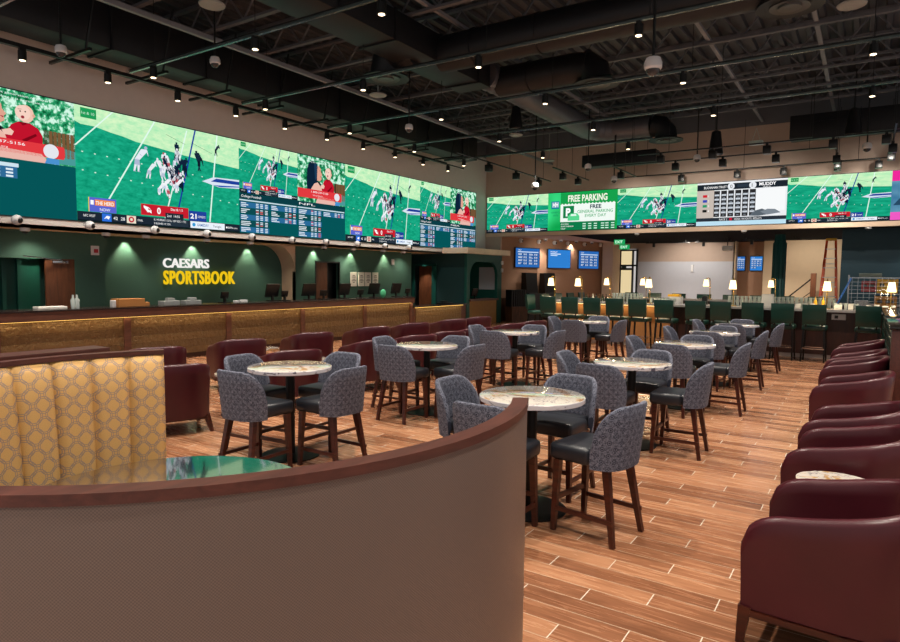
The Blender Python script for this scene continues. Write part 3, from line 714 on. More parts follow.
# ================================================================== half wall by the aisle
t = thing('half_wall', 'low wall with tufted green leather face and black stone ledge behind the armchairs', 'partition', (0, 0, 0))
m = MB(); m.box(.34, .66, 9.6, 15.9, 0, 1.24); m.build('wood_body', BARW, t, False)
m = MB(); m.box(.26, .72, 9.5, 16.3, 1.24, 1.28, .004); m.build('stone_ledge', DSTONE, t)
m = MB(); m.box(.28, .66, 9.52, 9.6, 0, 1.24, .004); m.build('end_panel', CAPW, t)
m = MB(); ny, nz = 120, 28; vg = []
for i in range(ny+1):
    row_ = []
    for j in range(nz+1):
        y = 9.6+6.3*i/ny; z = .08+1.16*j/nz; u = y/.32; v = z/.32
        q = min(abs(((u+v) % 1)-.5), abs(((u-v) % 1)-.5)); q = min(.5-abs(((u+v) % 1)-.5), .5-abs(((u-v) % 1)-.5))
        row_.append(m.bm.verts.new((.34-.05*min(1, q*3.2)**.5, y, z)))
    vg.append(row_)
for i in range(ny):
    for j in range(nz): m.face([vg[i][j], vg[i+1][j], vg[i+1][j+1], vg[i][j+1]])
m.build('tufted_panel', TUFT, t, True, 80)

# ================================================================== betting counter
def P(mb, n, ma, par, sm=False): return mb.build(n, ma, par, sm)
ct = thing('betting_counter', 'long betting counter with glowing hammered gold front and dark speckled top', 'counter', (0, 0, 0))
y0c, y1c = 1.0, 16.55
m = MB(); m.box(-12.85, -12.2, y0c, y1c, 1.12, 1.15, .003); P(m, 'stone_top', CORE, ct)
m = MB(); m.box(-12.84, -12.22, y0c, y1c-.01, .955, 1.12, .003); P(m, 'fascia', COUW, ct)
m = MB(); m.box(-12.84, -12.36, y0c+.02, y1c-.02, 0, .95); P(m, 'body', BLKP, ct)
m = MB(); m.box(-12.37, -12.34, y0c, y1c, 0, .1); P(m, 'plinth', BARW, ct)
m = MB(); m.box(-12.31, -12.29, y0c, y1c-.1, .945, .953); P(m, 'light_strip', em('#ffca6a', 2.5), ct)
PY = [16.5, 14.23, 11.77, 9.46, 7.05, 4.75, 2.4]
for k, yb in enumerate(PY):
    m = MB(); m.box(-12.36, -12.30, yb-.09, yb+.05, 0, .955, .003); P(m, 'pilaster', COUW, ct)
    if k+1 < len(PY): m = MB(); m.box(-12.36, -12.335, PY[k+1]+.05, yb-.09, .1, .95); P(m, 'gold_panel', GOLD, ct)
for k in range(8):
    l = bpy.data.lights.new('strip', 'AREA'); l.shape = 'RECTANGLE'; l.size = .05; l.size_y = 1.8; l.energy = 2.6; l.color = (1, .76, .42)
    o = bpy.data.objects.new('strip_light', l); COL.objects.link(o); o.location = (-12.27, 2.3+1.95*k, .94); o.rotation_euler = (0, radians(-14), 0)
lc = thing('low_counter', 'lower accessible counter with gold front between main counter and kiosk', 'counter', (0, 0, 0))
m = MB(); m.box(-12.95, -12.2, 16.56, 19.8, .8, .835, .003); P(m, 'stone_top', CORE, lc)
m = MB(); m.box(-12.9, -12.3, 16.57, 19.8, 0, .8); P(m, 'body', COUW, lc)
m = MB(); m.box(-12.3, -12.28, 16.7, 19.45, .08, .77); P(m, 'gold_panel', GOLD, lc)
m = MB(); m.box(-12.25, -12.23, 16.6, 19.5, .785, .793); P(m, 'light_strip', em('#ffca6a', 2.5), lc)
l = bpy.data.lights.new('strip', 'AREA'); l.shape = 'RECTANGLE'; l.size = .05; l.size_y = 2.8; l.energy = 6; l.color = (1, .76, .42)
o = bpy.data.objects.new('strip_light', l); COL.objects.link(o); o.location = (-12.2, 18.1, .78); o.rotation_euler = (0, radians(-20), 0)
# worktop behind
m = MB(); m.box(-13.85, -13.4, 8, 14.6, .85, .9); m.box(-13.8, -13.45, 8, 14.6, 0, .85); o = m.build('back_worktop', BLKP, None, False); tag(o, 'black back worktop behind the betting counter below the sign', 'worktop')
# kiosk
kc = thing('corner_kiosk', 'dark green corner kiosk with arched ticket window and tan canopy', 'kiosk', (0, 0, 0))
ky0, ky1, kx = 19.85, 22.5, -12.3
m = MB(); m.box(-15.1, -14.68, ky0, ky0+.1, 0, 2.66); m.box(-13.86, kx-.1, ky0, ky0+.1, 0, 2.66); m.box(-14.68, -13.86, ky0, ky0+.1, 2.2, 2.66); P(m, 'front_wall', TEAL, kc)
m = MB()
for a, b in ((-14.78, -14.68), (-13.86, -13.66)): m.box(a, b, ky0-.03, ky0+.05, 0, 2.24)
m.box(-14.78, -13.66, ky0-.03, ky0+.05, 2.2, 2.28); P(m, 'door_frame', TEALG, kc)
m = MB(); m.box(-14.6, -13.88, ky0+.2, ky0+.25, 0, 2.2); P(m, 'door', WALW, kc)
# arched side facing the room
wy0, wy1, wz0, wz1, ra = ky0+.22, ky1-.35, .95, 2.38, .55
def arch(n=10):
    p = [(wy0, wz0)]
    for k in range(n+1): a = pi-pi/2*k/n; p.append((wy0+ra+ra*cos(a), wz1-ra+ra*sin(a)))
    for k in range(n+1): a = pi/2-pi/2*k/n; p.append((wy1-ra+ra*cos(a), wz1-ra+ra*sin(a)))
    p.append((wy1, wz0)); return p
m = MB(); ap = arch()
def outp(y, z): return (ky0 if y <= wy0+.001 else ky1 if y >= wy1-.001 else y, 2.66 if z > wz0+.01 and wy0+.001 < y < wy1-.001 else z)
outer = [(ky0, wz0)]+[(ky0+(ky1-ky0)*(k/(len(ap)-3)), 2.66) for k in range(len(ap)-2)]+[(ky1, wz0)]
for X0, X1 in ((kx-.12, kx),):
    rings = []
    for (a, b), (c, e) in zip(ap, outer): rings.append([(X0, a, b), (X0, c, e), (X1, c, e), (X1, a, b)])
    m.loft(rings, True, True)
m.box(kx-.12, kx, ky0, wy0, 0, wz0); m.box(kx-.12, kx, wy1, ky1, 0, wz0); P(m, 'arched_wall', TEALG, kc)
m = MB(); m.box(kx-.1, kx-.02, wy0, wy1, 0, .9); P(m, 'counter_panel', plain('kiosk_ochre_panel', '#a3762f', .5), kc)
m = MB(); m.box(kx-.5, kx+.06, wy0-.03, wy1+.03, .9, .965, .003); P(m, 'counter_shelf', COUW, kc)
m = MB(); m.box(kx-1.5, kx-1.45, ky0+.1, ky1, 0, 2.66); m.box(kx-1.5, kx-.12, ky1-.06, ky1, 0, 2.66); P(m, 'back_wall', TEALG, kc)
m = MB(); m.box(kx-1.0, kx-.2, ky1-.09, ky1-.07, 1.3, 2.2); P(m, 'back_panel', GREYW, kc)
m = MB(); m.box(-13.25, kx+.22, ky0-.3, ky1+.3, 2.66, 2.87, .01); P(m, 'canopy', CANO, kc)
for k in range(2):
    m = MB(); m.box(kx+.0, kx+.08, ky1-.1, ky1, 2.3-.3*k, 2.45-.3*k, .02); o = m.build('wall_speaker', WHT, None, False); tag(o, 'small white wall box, %s on the kiosk post' % ('upper' if k == 0 else 'lower'), 'speaker')
# items on counter : terminals
def terminal(y, w_, h_, x, lab, tilt=.25, rz=0):
    t = thing('betting_terminal', lab, 'terminal', (x, y, 1.15), rz, 'betting terminals')
    c, s = cos(tilt), sin(tilt)
    m = MB(); b = bmesh.new(); bmesh.ops.create_cube(b, size=1); bmesh.ops.bevel(b, geom=b.edges[:], offset=.02, segments=1, affect='EDGES')
    for v in b.verts: v.co = Vector((v.co.x*.035, v.co.y*w_, v.co.z*h_))
    m.merge(b, Matrix.Translation((0, 0, .1+h_/2)) @ Matrix.Rotation(tilt, 4, 'Y')); m.build('monitor', BLKP, t)
    m = MB(); m.box(-.1, .1, -.12, .12, 0, .02, .005); m.bar((0, 0, .02), (0, 0, .14), .05, .05); m.build('stand', BLK, t)
def cy(px, X=-12.7): return atx(px, 300, X).y
for k, (px, w_) in enumerate(((272.5, .42), (309, .46), (344.6, .44), (374, .48), (396, .46))):
    terminal(cy(px), w_, .34, -12.7, 'black betting monitor on the counter, %s from the sign end' % ORD[k])
for k, (px, w_) in enumerate(((282, .2), (321, .24), (358, .24), (405, .22), (222, .2))):
    terminal(cy(px), w_, .16, -12.6, 'small black payment pad on the counter, %s of the pads' % ['beside the first monitor', 'beside the second monitor', 'beside the third monitor', 'beside the fifth monitor', 'alone under the yellow lettering'][k])
terminal(21.0, .4, .3, kx-.35, 'black monitor inside the arched kiosk window'); bpy.context.view_layer.update()
for o in COL.objects:
    if o.get('label', '').startswith('black monitor inside'): o.location.z = .965
def cbox(px, sy, sz, ma, nm, lab, cat, sx=.22, X=-12.55, z=1.15):
    m = MB(); m.box(-sx/2, sx/2, -sy/2, sy/2, 0, sz, .008); o = m.build(nm, ma, None, False); o.location = (X, cy(px, X), z); return tag(o, lab, cat)
cbox(128, .55, .16, CARD, 'cardboard_box', 'open cardboard box on the betting counter before the first wall glow', 'box', .3)
cbox(114, .12, .13, WHT, 'white_cup', 'white cup standing beside the cardboard box on the counter', 'cup', .1)
cbox(143, .16, .08, CARD, 'paper_bag', 'small brown paper bag behind the cardboard box', 'bag')
for k, px in enumerate((169, 191)):
    cbox(px, .38, .09, plain('grey_tray', '#8e9292', .4) if k == 0 else bpy.data.materials['grey_tray'], 'paper_tray', 'grey plastic tray on the counter, %s' % ('under the white lettering' if k == 0 else 'under the yellow lettering'), 'tray')
    cbox(px+1, .16, .15, bpy.data.materials['grey_tray'], 'cable_bundle', 'grey coiled parts in the tray %s' % ('under the white lettering' if k == 0 else 'under the yellow lettering'), 'parts', .12)
cbox(243, .2, .06, WHT, 'card_holder', 'small white card holder on the counter past the yellow lettering', 'holder', .1)
cbox(236, .1, .05, WHT, 'card_holder', 'tiny white dish on the counter before the card holder', 'dish', .1)
cbox(50, .5, .05, PAPER, 'paper_pile', 'low pile of papers on the counter before the walnut door', 'papers')
for k, px in enumerate((73, 77)):
    m = MB(); m.lathe([(.04, 0), (.045, .16), (.02, .2), (.018, .26)], (0, 0, 0), 12); o = m.build('plastic_bottle', GLASS); o.location = (-12.5, cy(px, -12.5), 1.15); tag(o, 'clear bottle on the counter before the walnut door, %s' % ORD[k], 'bottle')
m = MB(); t_ = bmesh.new(); bmesh.ops.create_uvsphere(t_, u_segments=16, v_segments=10, radius=.13); m.merge(t_, Matrix.Scale(.35, 4, (1, 0, 0)))
o = m.build('green_badge_sign', plain('mint_badge', '#4fbf8a', .5)); o.location = (-12.45, cy(383, -12.45), 1.28); tag(o, 'round mint green badge standing between two betting monitors', 'sign')
m = MB(); m.box(-.15, .15, -.3, .3, 0, .06, .02); m.box(-.08, .1, -.2, .05, .06, .12, .02); o = m.build('helmet_bag', BLKP); o.location = (-12.5, 18.7, .835); tag(o, 'black and red bag lying on the low counter', 'bag')
# wall items
def wplate(px, py, w_, h_, ma, nm, lab, cat, X=XN, d=.03):
    p = atx(px, py, X); m = MB(); m.box(0, d, -w_/2, w_/2, -h_/2, h_/2, .005); o = m.build(nm, ma, None, False); o.location = (X, p.y, p.z); return tag(o, lab, cat)
o = wplate(94.6, 250.5, .17, .2, WHT, 'alarm_strobe', 'white fire alarm strobe on the green wall before the sign', 'alarm', XF)
m = MB(); m.box(.03, .05, -.03, .05, -.05, .03); m.build('lens', REDP, o, False)
wplate(392.5, 262, .13, .2, WHT, 'wall_sensor', 'small white wall sensor past the four posters', 'sensor', XF)
for k in range(4):
    px = (353.3, 361, 367.8, 375)[k]
    o = wplate(px, 279.2, .3, .46, PAPER, 'framed_notice', 'white printed notice on the green wall, %s of four in a row' % ORD[k], 'poster', XF, .02)
    m = MB(); 
    for z, a in ((.12, .06), (.07, .09), (0, .07), (-.05, .1), (-.1, .05)): m.box(.02, .024, -a, a, z-.012, z+.012)
    m.build('printing', plain('grey_ink', '#77706a', .8) if 'grey_ink' not in bpy.data.materials else bpy.data.materials['grey_ink'], o, False)
# sign letters
def letters(txt, y0, z0, wid, hei, ma, name, par, bold, dep=.05, X=XN+.05):
    V, Fc = text_geo(txt, bold)
    xs = [v[0] for v in V]; ys = [v[1] for v in V]; sx = wid/(max(xs)-min(xs)); sy = hei/(max(ys)-min(ys))
    m = MB(); b = bmesh.new(); vv = [b.verts.new((X+dep, y0+(v[0]-min(xs))*sx, z0+(v[1]-min(ys))*sy)) for v in V]
    fs = []
    for f_ in Fc:
        try: fs.append(b.faces.new([vv[i] for i in f_]))
        except ValueError: pass
    ext = bmesh.ops.extrude_face_region(b, geom=fs)
    for g_ in ext['geom']:
        if isinstance(g_, bmesh.types.BMVert): g_.co.x -= dep
    m.merge(b); return m.build(name, ma, par, False)
sg = thing('sportsbook_sign', 'lit wall lettering CAESARS in white over SPORTSBOOK in yellow', 'sign', (0, 0, 0))
pa, pb = atx(163.5, 268, XN+.08), atx(209, 268.5, XN+.08); pc, pd = atx(164, 284, XN+.08), atx(235, 285, XN+.08)
letters('CAESARS', pa.y, 1.965, pb.y-pa.y, .235, em('#f4f1ec', 1.0), 'white_lettering', sg, .01)
letters('SPORTSBOOK', pc.y, 1.55, pd.y-pc.y, .345, em('#f2c81a', .95), 'yellow_lettering', sg, .016)
# wall washers
for px, X in ((43.5, -14.6), (125, XN), (192, XN), (247, XN), (313, XF), (350, XF), (384, XF)):
    y = atx(px, 250, X).y
    spot_light((X+.09, y, 2.655), (X+.05, y, 0), 420, 84, .9, .02, (1, .93, .62))
    m = MB(); m.lathe([(.05, 0), (.05, -.01), (.03, -.01)], (0, 0, 0), 14); o = m.build('recessed_downlight', WHT); o.location = (X+.13, y, 2.66); tag(o, 'small recessed downlight in the soffit, washing the green wall', 'downlight', 'soffit downlights')
spot_light((-14.2, ky0-.35, 2.64), (-14.2, ky0+.1, 0), 90, 60, .5)
spot_light((-12.9, 21.2, 2.6), (-12.9, 21.2, 0), 25, 110, .8)

# ================================================================== bar
YBR = 16.9
br_ = thing('bar_counter', 'long rectangular island bar with pale stone top and dark panelled front', 'bar', (0, 0, 0))
xl, xr, yb = -7.9, 3.0, 22.6
m = MB(); m.box(xl, xr, YBR-.02, YBR+.68, 1.11, 1.17, .004); m.box(xl, xl+.68, YBR+.68, yb-.68, 1.11, 1.17, .004); m.box(xl, xr, yb-.68, yb, 1.11, 1.17, .004); P(m, 'stone_top', STONE, br_)
m = MB(); m.box(-4.3, xr, YBR+.22, YBR+.5, .1, 1.11); m.box(xl+.5, xr, yb-.5, yb-.25, 0, 1.11); m.box(xl+.3, xl+.5, YBR+.5, yb-.5, 0, 1.11); P(m, 'front_panel', BARW, br_)
m = MB(); m.box(xl+.25, -4.3, YBR+.22, YBR+.5, .1, 1.11); P(m, 'lit_panel', plain('lit_bar_wood', '#b07a48', .5), br_)  # warm glow on this stretch of bar front is put into its wood colour
m = MB(); m.box(xl+.3, xr, YBR+.27, YBR+.5, 0, .1); P(m, 'plinth', WHT, br_)
m = MB(); m.box(xl+.3, -4.3, YBR+.17, YBR+.2, 1.095, 1.105); P(m, 'light_strip', em('#ffd48a', 5.), br_)
l = bpy.data.lights.new('strip', 'AREA'); l.shape = 'RECTANGLE'; l.size = 3.2; l.size_y = .05; l.energy = 7; l.color = (1, .75, .42)
o = bpy.data.objects.new('strip_light', l); COL.objects.link(o); o.location = (-6, YBR+.14, 1.09); o.rotation_euler = (radians(-14), 0, 0)
m = MB(); m.box(-.95-1.6, -.95-1.6, 0, 0, 0, 0) if False else m.box(.16-.14, .16+.14, 0, .02, 0, .13, .004); 
o = m.build('door_placard', WHT, None, False); p = aty(723-1, 350, YBR+.2); o.location = (-.52-.16, YBR+.2, .93); tag(o, 'small white placard on the dark bar front', 'placard')
m = MB(); m.box(.08, .15, -.004, 0, .03, .1); m.build('printing', BLKP, o, False)
m = MB(); m.box(xl+1.0, xr, YBR+.8, YBR+1.3, 1.0, 1.05); m.box(xl+1.0, xr, YBR+.85, YBR+1.3, 0, 1.0); o = m.build('service_worktop', ALU, None, False); tag(o, 'steel service worktop behind the front run of the bar', 'worktop')
def make_barstool():
    t = thing('green_bar_stool', 'x', 'stool', (0, 0, 0))
    m = MB(); m.box(-.22, .27, -.24, .24, .71, .82, .035, None, None, 3); m.build('seat', GRNL, t, True, 60)
    m = MB(); r = []
    for k in range(7):
        z = .85+.45*k/6; w_ = .225+.012*k/6; x = -.24-.05*k/6; d_ = .035 if 0 < k < 6 else .022
        r.append([(x-d_, -w_, z), (x-d_-.012, 0, z), (x-d_, w_, z), (x+d_, w_, z), (x+d_-.012, 0, z), (x+d_, -w_, z)])
    m.loft(r); m.build('backrest', GRNL, t, True, 60)
    for sy in (-.16, .16): m = MB(); m.bar((-.2, sy, .78), (-.26, sy, .92), .03, .03); m.build('back_bracket', BLK, t, False)
    for sx, sy in ((1, 1), (1, -1), (-1, 1), (-1, -1)):
        m = MB(); m.bar((.24*sx, .23*sy, 0), (.2*sx, .2*sy, .72), .032, .045, .032, .045); m.build('leg', BLK, t, False)
    m = MB(); q = [(.23, .22), (-.23, .22), (-.23, -.22), (.23, -.22)]
    for a, b in zip(q, q[1:]+q[:1]): m.bar((*a, .3), (*b, .3), .025)
    m.build('footrail', CHR, t, False); return t
gs = make_barstool(); f1 = True
def gst(x, y, rz, lab, g):
    global f1
    if f1: gs.location = (x, y, 0); gs.rotation_euler.z = rz; tag(gs, lab, None, g); f1 = False
    else: dup(gs, (x, y, 0), rz, lab, g)
for k, X in enumerate((-7.4, -6.76, -6.13, -5.5, -4.9, -4.23, -3.49, -2.9, -2.2, -1.58, -.95, .05)):
    gst(X, 16.5, pi/2+random.uniform(-.05, .05), 'dark green leather bar stool before the bar front, %s from the kiosk end' % ORD[k], 'stools along the bar front')
for k in range(5): gst(-8.35, 17.6+1.05*k, random.uniform(-.1, .1), 'dark green bar stool at the short kiosk end of the bar, %s from the front' % ORD[k], 'stools at the bar end')
for k in range(8): gst(-7.3+.85*k, 23.1, -pi/2, 'dark green bar stool on the far side of the bar, %s from the kiosk end' % ORD[k], 'stools on the far side')
# bar lamps
def lamp(x, y, lab, s=1., rz=0):
    t = thing('bar_lamp', lab, 'lamp', (x, y, 1.17), rz, 'brass bar lamps')
    m = MB(); m.lathe([(.08, 0), (.08, .015), (.015, .02)], (0, 0, 0), 20); m.build('base', BRASS, t)
    m = MB(); m.tube([(0, 0, .01), (0, 0, .62), (-.02, 0, .68), (-.07, 0, .7), (-.12, 0, .68), (-.13, 0, .63)], .012, 8); m.build('pole', BRASS, t)
    m = MB(); m.lathe([(.06, .64), (.092, .42), (.087, .42), (.055, .635)], (-.13, 0, 0), 24); m.build('lamp_shade', em('#ffe2a4', 3.2), t)
    l = bpy.data.lights.new('lamp', 'POINT'); l.energy = 12; l.color = (1, .8, .5); l.shadow_soft_size = .05
    o = bpy.data.objects.new('lamp_light', l); COL.objects.link(o); q = rot2(-.13, 0, rz); o.location = (x+q[0], y+q[1], 1.5)
for k, x in enumerate((-7.71, -6.88, -4.88, -2.8, -.78, .45)): lamp(x+(.13 if k < 2 else 0), 17.1+(.13 if k > 1 else 0), 'lit brass lamp on the bar front, %s from the kiosk end' % ORD[k], 1, 0 if k < 2 else pi/2)
for k, (x, y) in enumerate(((-7.35, 20.8), (-6.55, 22.2), (-4.46, 22.2), (-2.53, 22.2))): lamp(x+.13, y, 'lit brass lamp on the far side of the bar, %s from the kiosk' % ORD[k])
# glassware
gl = None
def tumbler(x, y, z, lab, g):
    global gl
    if gl is None:
        m = MB(); m.lathe([(.028, 0), (.046, .13), (.043, .13), (.025, .01)], (0, 0, 0), 10); gl = m.build('drinking_glass', GLASS); o = gl
    else: o = gl.copy(); COL.objects.link(o)
    o.location = (x, y, z); tag(o, lab, 'glass', g)
for gx0, n_, nm in ((-3.0, 9, 'fourth lamp'), (-1.95, 14, 'fifth lamp'), (-6.1, 9, 'third lamp')):
    for k in range(n_):
        for j in range(4):
            tumbler(gx0+.1*k, 17.9, 1.05+.075*j, 'clear drinking glass in the stacked rows by the %s of the bar front' % nm, 'stacked glasses by the '+nm)
for gx0, n_ in ((-4.9, 7), (-.6, 5)):
    for k in range(n_): tumbler(gx0+.1*k, 17.45, 1.17, 'single clear glass in a short line on the bar top', 'glasses on the bar top')
def bb(x, y, z, sx, sy, sz, ma, nm, lab, cat, g=None):
    m = MB(); m.box(-sx/2, sx/2, -sy/2, sy/2, 0, sz, .008); o = m.build(nm, ma, None, False); o.location = (x, y, z); return tag(o, lab, cat, g)
bb(-2.08, 17.75, 1.05, .26, .2, .42, WHT, 'till_screen', 'white till screen among the stacked glasses on the bar', 'till')
bb(-3.55, 17.6, 1.05, .13, .13, .34, BLKP, 'black_canister', 'black canister behind the bar front beside the grey wall glow', 'canister')
bb(-4.3, 17.7, 1.05, .3, .25, .3, WHT, 'glass_rack', 'white rack of glasses under the yellow cloth', 'rack')
bb(-4.35, 17.7, 1.35, .3, .25, .06, YELP, 'folded_cloth', 'folded yellow cloth lying on the white rack', 'cloth')
for k, x in enumerate((-1.35, -1.2, -1.05)):
    bb(x-.02, 17.3, 1.17, .11, .1, .1, PAPER, 'condiment_caddy', 'small white caddy with red dots on the bar, %s of three' % ORD[k], 'caddy', 'bar caddies')
for k, (x, ma, nm) in enumerate(((-1.02, YELP, 'yellow'), (-.86, YELP, 'second yellow'))):
    m = MB(); m.lathe([(.035, 0), (.035, .17), (.012, .2), (.01, .26), (.002, .27)], (0, 0, 0), 12); o = m.build('squeeze_bottle', ma); o.location = (x, 17.45, 1.17); tag(o, '%s squeeze bottle on the bar beside the fifth lamp' % nm, 'bottle')
m = MB(); m.cone((0, 0, 0), (.35, 0, .85), .02, .02, 8); o = m.build('blue_tube', BLUP); o.location = (-.68, 17.8, 1.05); tag(o, 'leaning blue tube behind the fifth bar lamp', 'tube')
for k, (x, w_) in enumerate(((-.55, .15), (-.3, .1), (.05, .12), (.2, .1), (.36, .12), (.5, .1))):
    bb(x, 17.45, 1.17, w_, .12, .1+.02*(k % 2), PAPER, 'paper_cup', 'small white cup or card on the bar toward the half wall, %s' % ORD[k], 'cup', 'white cups on the bar')
BOT = ['#1d2a18', '#3a1b10', '#d8d2c0', '#23302c', '#5a3a18']
for k in range(12):
    m = MB(); m.lathe([(.035, 0), (.037, .2), (.014, .25), (.013, .31)], (0, 0, 0), 10)
    nm = 'bottle_glass_%d' % (k % 5); ma = bpy.data.materials.get(nm) or plain(nm, BOT[k % 5], .12)
    o = m.build('liquor_bottle', ma); o.location = (-7.0+.1*k+(.3 if k > 6 else 0), 18.1, 1.05); tag(o, 'bottle standing behind the bar at the kiosk end', 'bottle', 'bottles behind the bar')
# wire shelving with crates
ws = thing('wire_shelf_rack', 'chrome wire shelf rack loaded with crates behind the bar near the teal wall', 'rack', (-.42, 19.7, 0))
m = MB()
for x in (0, 1.25):
    for y in (0, .5): m.cone((x, y, 0), (x, y, 1.98), .014, .014, 6)
m.build('post', CHR, ws)
for z in (.3, 1.1, 1.5, 1.92):
    m = MB()
    for k in range(6): m.cone((0, .1*k, z), (1.25, .1*k, z), .006, .006, 4)
    for k in range(12): m.cone((1.25*k/11, 0, z), (1.25*k/11, .5, z), .004, .004, 4)
    m.build('shelf', CHR, ws)
m = MB()
for k in range(9): m.cone((.13*k+.08, 0, 1.1), (.13*k+.08, 0, 1.92), .005, .005, 4)
for k in range(9): m.cone((0, 0, 1.1+.1*k), (1.25, 0, 1.1+.1*k), .005, .005, 4)
m.build('side_grid', CHR, ws)
def crate(x, y, z, sx, sy, sz, ma, lab):
    t = thing('plastic_crate', lab, 'crate', (x, y, z)); m = MB()
    for k in range(4): zz = sz*k/3.4; m.box(0, sx, -.01, .01, zz, zz+sz*.1); m.box(0, sx, sy-.01, sy+.01, zz, zz+sz*.1); m.box(-.01, .01, 0, sy, zz, zz+sz*.1); m.box(sx-.01, sx+.01, 0, sy, zz, zz+sz*.1)
    for k in range(5): x_ = sx*k/4; m.box(x_-.012, x_+.012, -.012, .012, 0, sz); m.box(x_-.012, x_+.012, sy-.012, sy+.012, 0, sz)
    m.box(.01, sx-.01, .02, sy-.02, .02, sz*.9); m.build('crate_body', ma, t, False)
    m = MB(); m.box(.1*sx, .35*sx, -.016, -.012, sz*.45, sz*.7); m.box(.5*sx, .9*sx, -.016, -.012, sz*.45, sz*.7); m.build('hand_slot', BLKP, t, False)
crate(.22, 19.75, 1.52, .42, .4, .36, YELP, 'upper yellow crate on the wire rack')
crate(.18, 19.75, 1.12, .45, .4, .32, plain('amber_plastic', '#d08a1c', .45), 'lower amber crate on the wire rack')
crate(-.12, 19.8, 1.55, .3, .38, .28, REDP, 'dark red crate beside the yellow crate on the wire rack')
bb(-.22+.1, 19.95, 1.12, .3, .3, .2, GREYW, 'grey_bin', 'grey bin on the wire rack below the red crate', 'bin')
bb(.05, 19.95, 1.93, .5, .3, .1, plain('grey_parts', '#6a7672', .5), 'hardware_box', 'low grey box of hardware on top of the wire rack', 'box')
crate(.75, 19.75, 1.12, .4, .4, .5, plain('grey_crate', '#7b7c80', .5), 'grey crate on the wire rack beyond the amber crate')
# ladder
ld = thing('orange_stepladder', 'orange fibreglass stepladder with yellow top standing before the cream wall', 'ladder', (-1.1, 25.3, 0))
m = MB(); H_ = 3.2
for sx in (-1, 1): m.bar((.3*sx, -.75, 0), (.13*sx, 0, H_), .07, .07, .04, .04)
m.build('front_rails', ORA, ld, False)
m = MB()
for sx in (-1, 1): m.bar((.29*sx, .75, 0), (.13*sx, .05, H_), .06, .06, .03, .03)
m.build('rear_rails', ORA, ld, False)
m = MB(); m.box(-.16, .16, -.1, .15, H_-.02, H_+.06, .01); m.build('top_cap', YELP, ld)
for k in range(9):
    f_ = (k+1)/10; m = MB(); w_ = .3-.17*f_; m.box(-w_, w_, -.75+.75*f_-.05, -.75+.75*f_+.05, H_*f_, H_*f_+.025); m.build('step', ALU, ld, False)
m = MB()
for k in range(4): f_ = .15+.2*k; w_ = .28-.15*f_; m.bar((-w_, .75-.7*f_, H_*f_), (w_, .75-.7*f_, H_*f_), .03)
m.build('rear_brace', ALU, ld, False)
t = thing('stair_handrail', 'black sloping handrail with walnut posts along the cream wall', 'railing', (-2.9, 29.0, 0))
m = MB(); m.bar((0, 0, .9), (1.1, 0, 1.95), .05); m.bar((.5, 0, .9), (1.2, 0, 1.5), .03); m.build('rail', BLK, t, False)
m = MB(); m.box(-.1, .06, -.06, .06, 0, 1.15); m.build('post', WALW, t, False)
m = MB(); m.box(1.0, 1.2, -.06, .06, 0, 2.1); m.build('post', WALW, t, False)
# fluted teal column
m = MB(); n_ = 72; r_ = []
pc_ = aty(778.3, 280, 26)
for z, s in ((0, 1), (3.15, 1), (3.2, .85), (3.47, .75)): r_.append([(s*(.215+.014*cos(12*2*pi*k/n_))*cos(2*pi*k/n_), s*(.215+.014*cos(12*2*pi*k/n_))*sin(2*pi*k/n_), z) for k in range(n_)])
m.loft(r_); o = m.build('fluted_column', plain('teal_column_paint', '#0f4a4a', .5)); o.location = (pc_.x, 26, 0); tag(o, 'fluted dark teal column standing between brown wall and cream wall', 'column', None, 'structure')
# far service desk
bb(-4.2, 29.3, 0, .9, .5, 1.05, WALW, 'host_stand', 'walnut host stand below the far blue screens', 'desk')
# white wall fixture + projector
p = aty(692.5, 268, YFR); bb(p.x, YFR-.06, 2.15, .1, .08, .3, WHT, 'wall_bracket', 'small white bracket on the pale grey far wall', 'bracket')
p = aty(727.5, 248, 27); o = bb(p.x, 27, p.z-.1, .35, .3, .18, WHT, 'ceiling_projector', 'white projector hanging before the pale far wall', 'projector')
m = MB(); m.cone((0, 0, .18), (0, 0, 3.47-p.z+.1), .02, .02, 8); m.build('mount', TRK, o)
for (xa, xb, Y) in ((646, 690, 28.5), (695, 735, 28.5), (742, 800, 27.5)):
    a, b = aty(xa, 245, Y), aty(xb, 245, Y); t = thing('light_track', 'short black track under the dark far ceiling, %s' % {646: 'over the pale wall near the door', 695: 'over the middle of the pale wall', 742: 'before the teal column'}[xa], 'track', (a.x, Y, 3.36))
    m = MB(); m.box(0, b.x-a.x, -.02, .02, 0, .04); m.box(.1, .14, -.02, .02, .04, .11); m.box(b.x-a.x-.2, b.x-a.x-.16, -.02, .02, .04, .11); m.build('rail', TRK, t, False)
    m = MB(); m.box(.3, .4, -.05, .05, -.16, 0); m.build('lamp_head', TRK, t, False)
# black gaming cabinets and slatted stand by the brown wall
for k, (x, y, lab) in enumerate(((531, 295, 'before the first blue screen'), (549, 295, 'before the second blue screen'))):
    q = onb(x, 290, .35); t = thing('gaming_cabinet', 'black upright cabinet standing %s' % lab, 'cabinet', (q.x, q.y, 0), atan2(Nn.y, Nn.x))
    m = MB(); m.prism([(-.25, -.33), (.25, -.33), (.25, .33), (-.25, .33)], 0, 1.15); m.build('body', BLKP, t, False)
    m = MB(); m.loft([[(-.25, -.33, 1.15), (.1, -.33, 1.15), (.1, .33, 1.15), (-.25, .33, 1.15)], [(-.25, -.33, 2.0), (.0, -.33, 2.0), (.0, .33, 2.0), (-.25, .33, 2.0)]]); m.build('display_hood', BLK, t, False)
t = thing('slatted_stand', 'black slatted stand on a wooden base between kiosk and cabinets', 'stand', (-12.05, 22.85, 0), atan2(Nn.y, Nn.x))
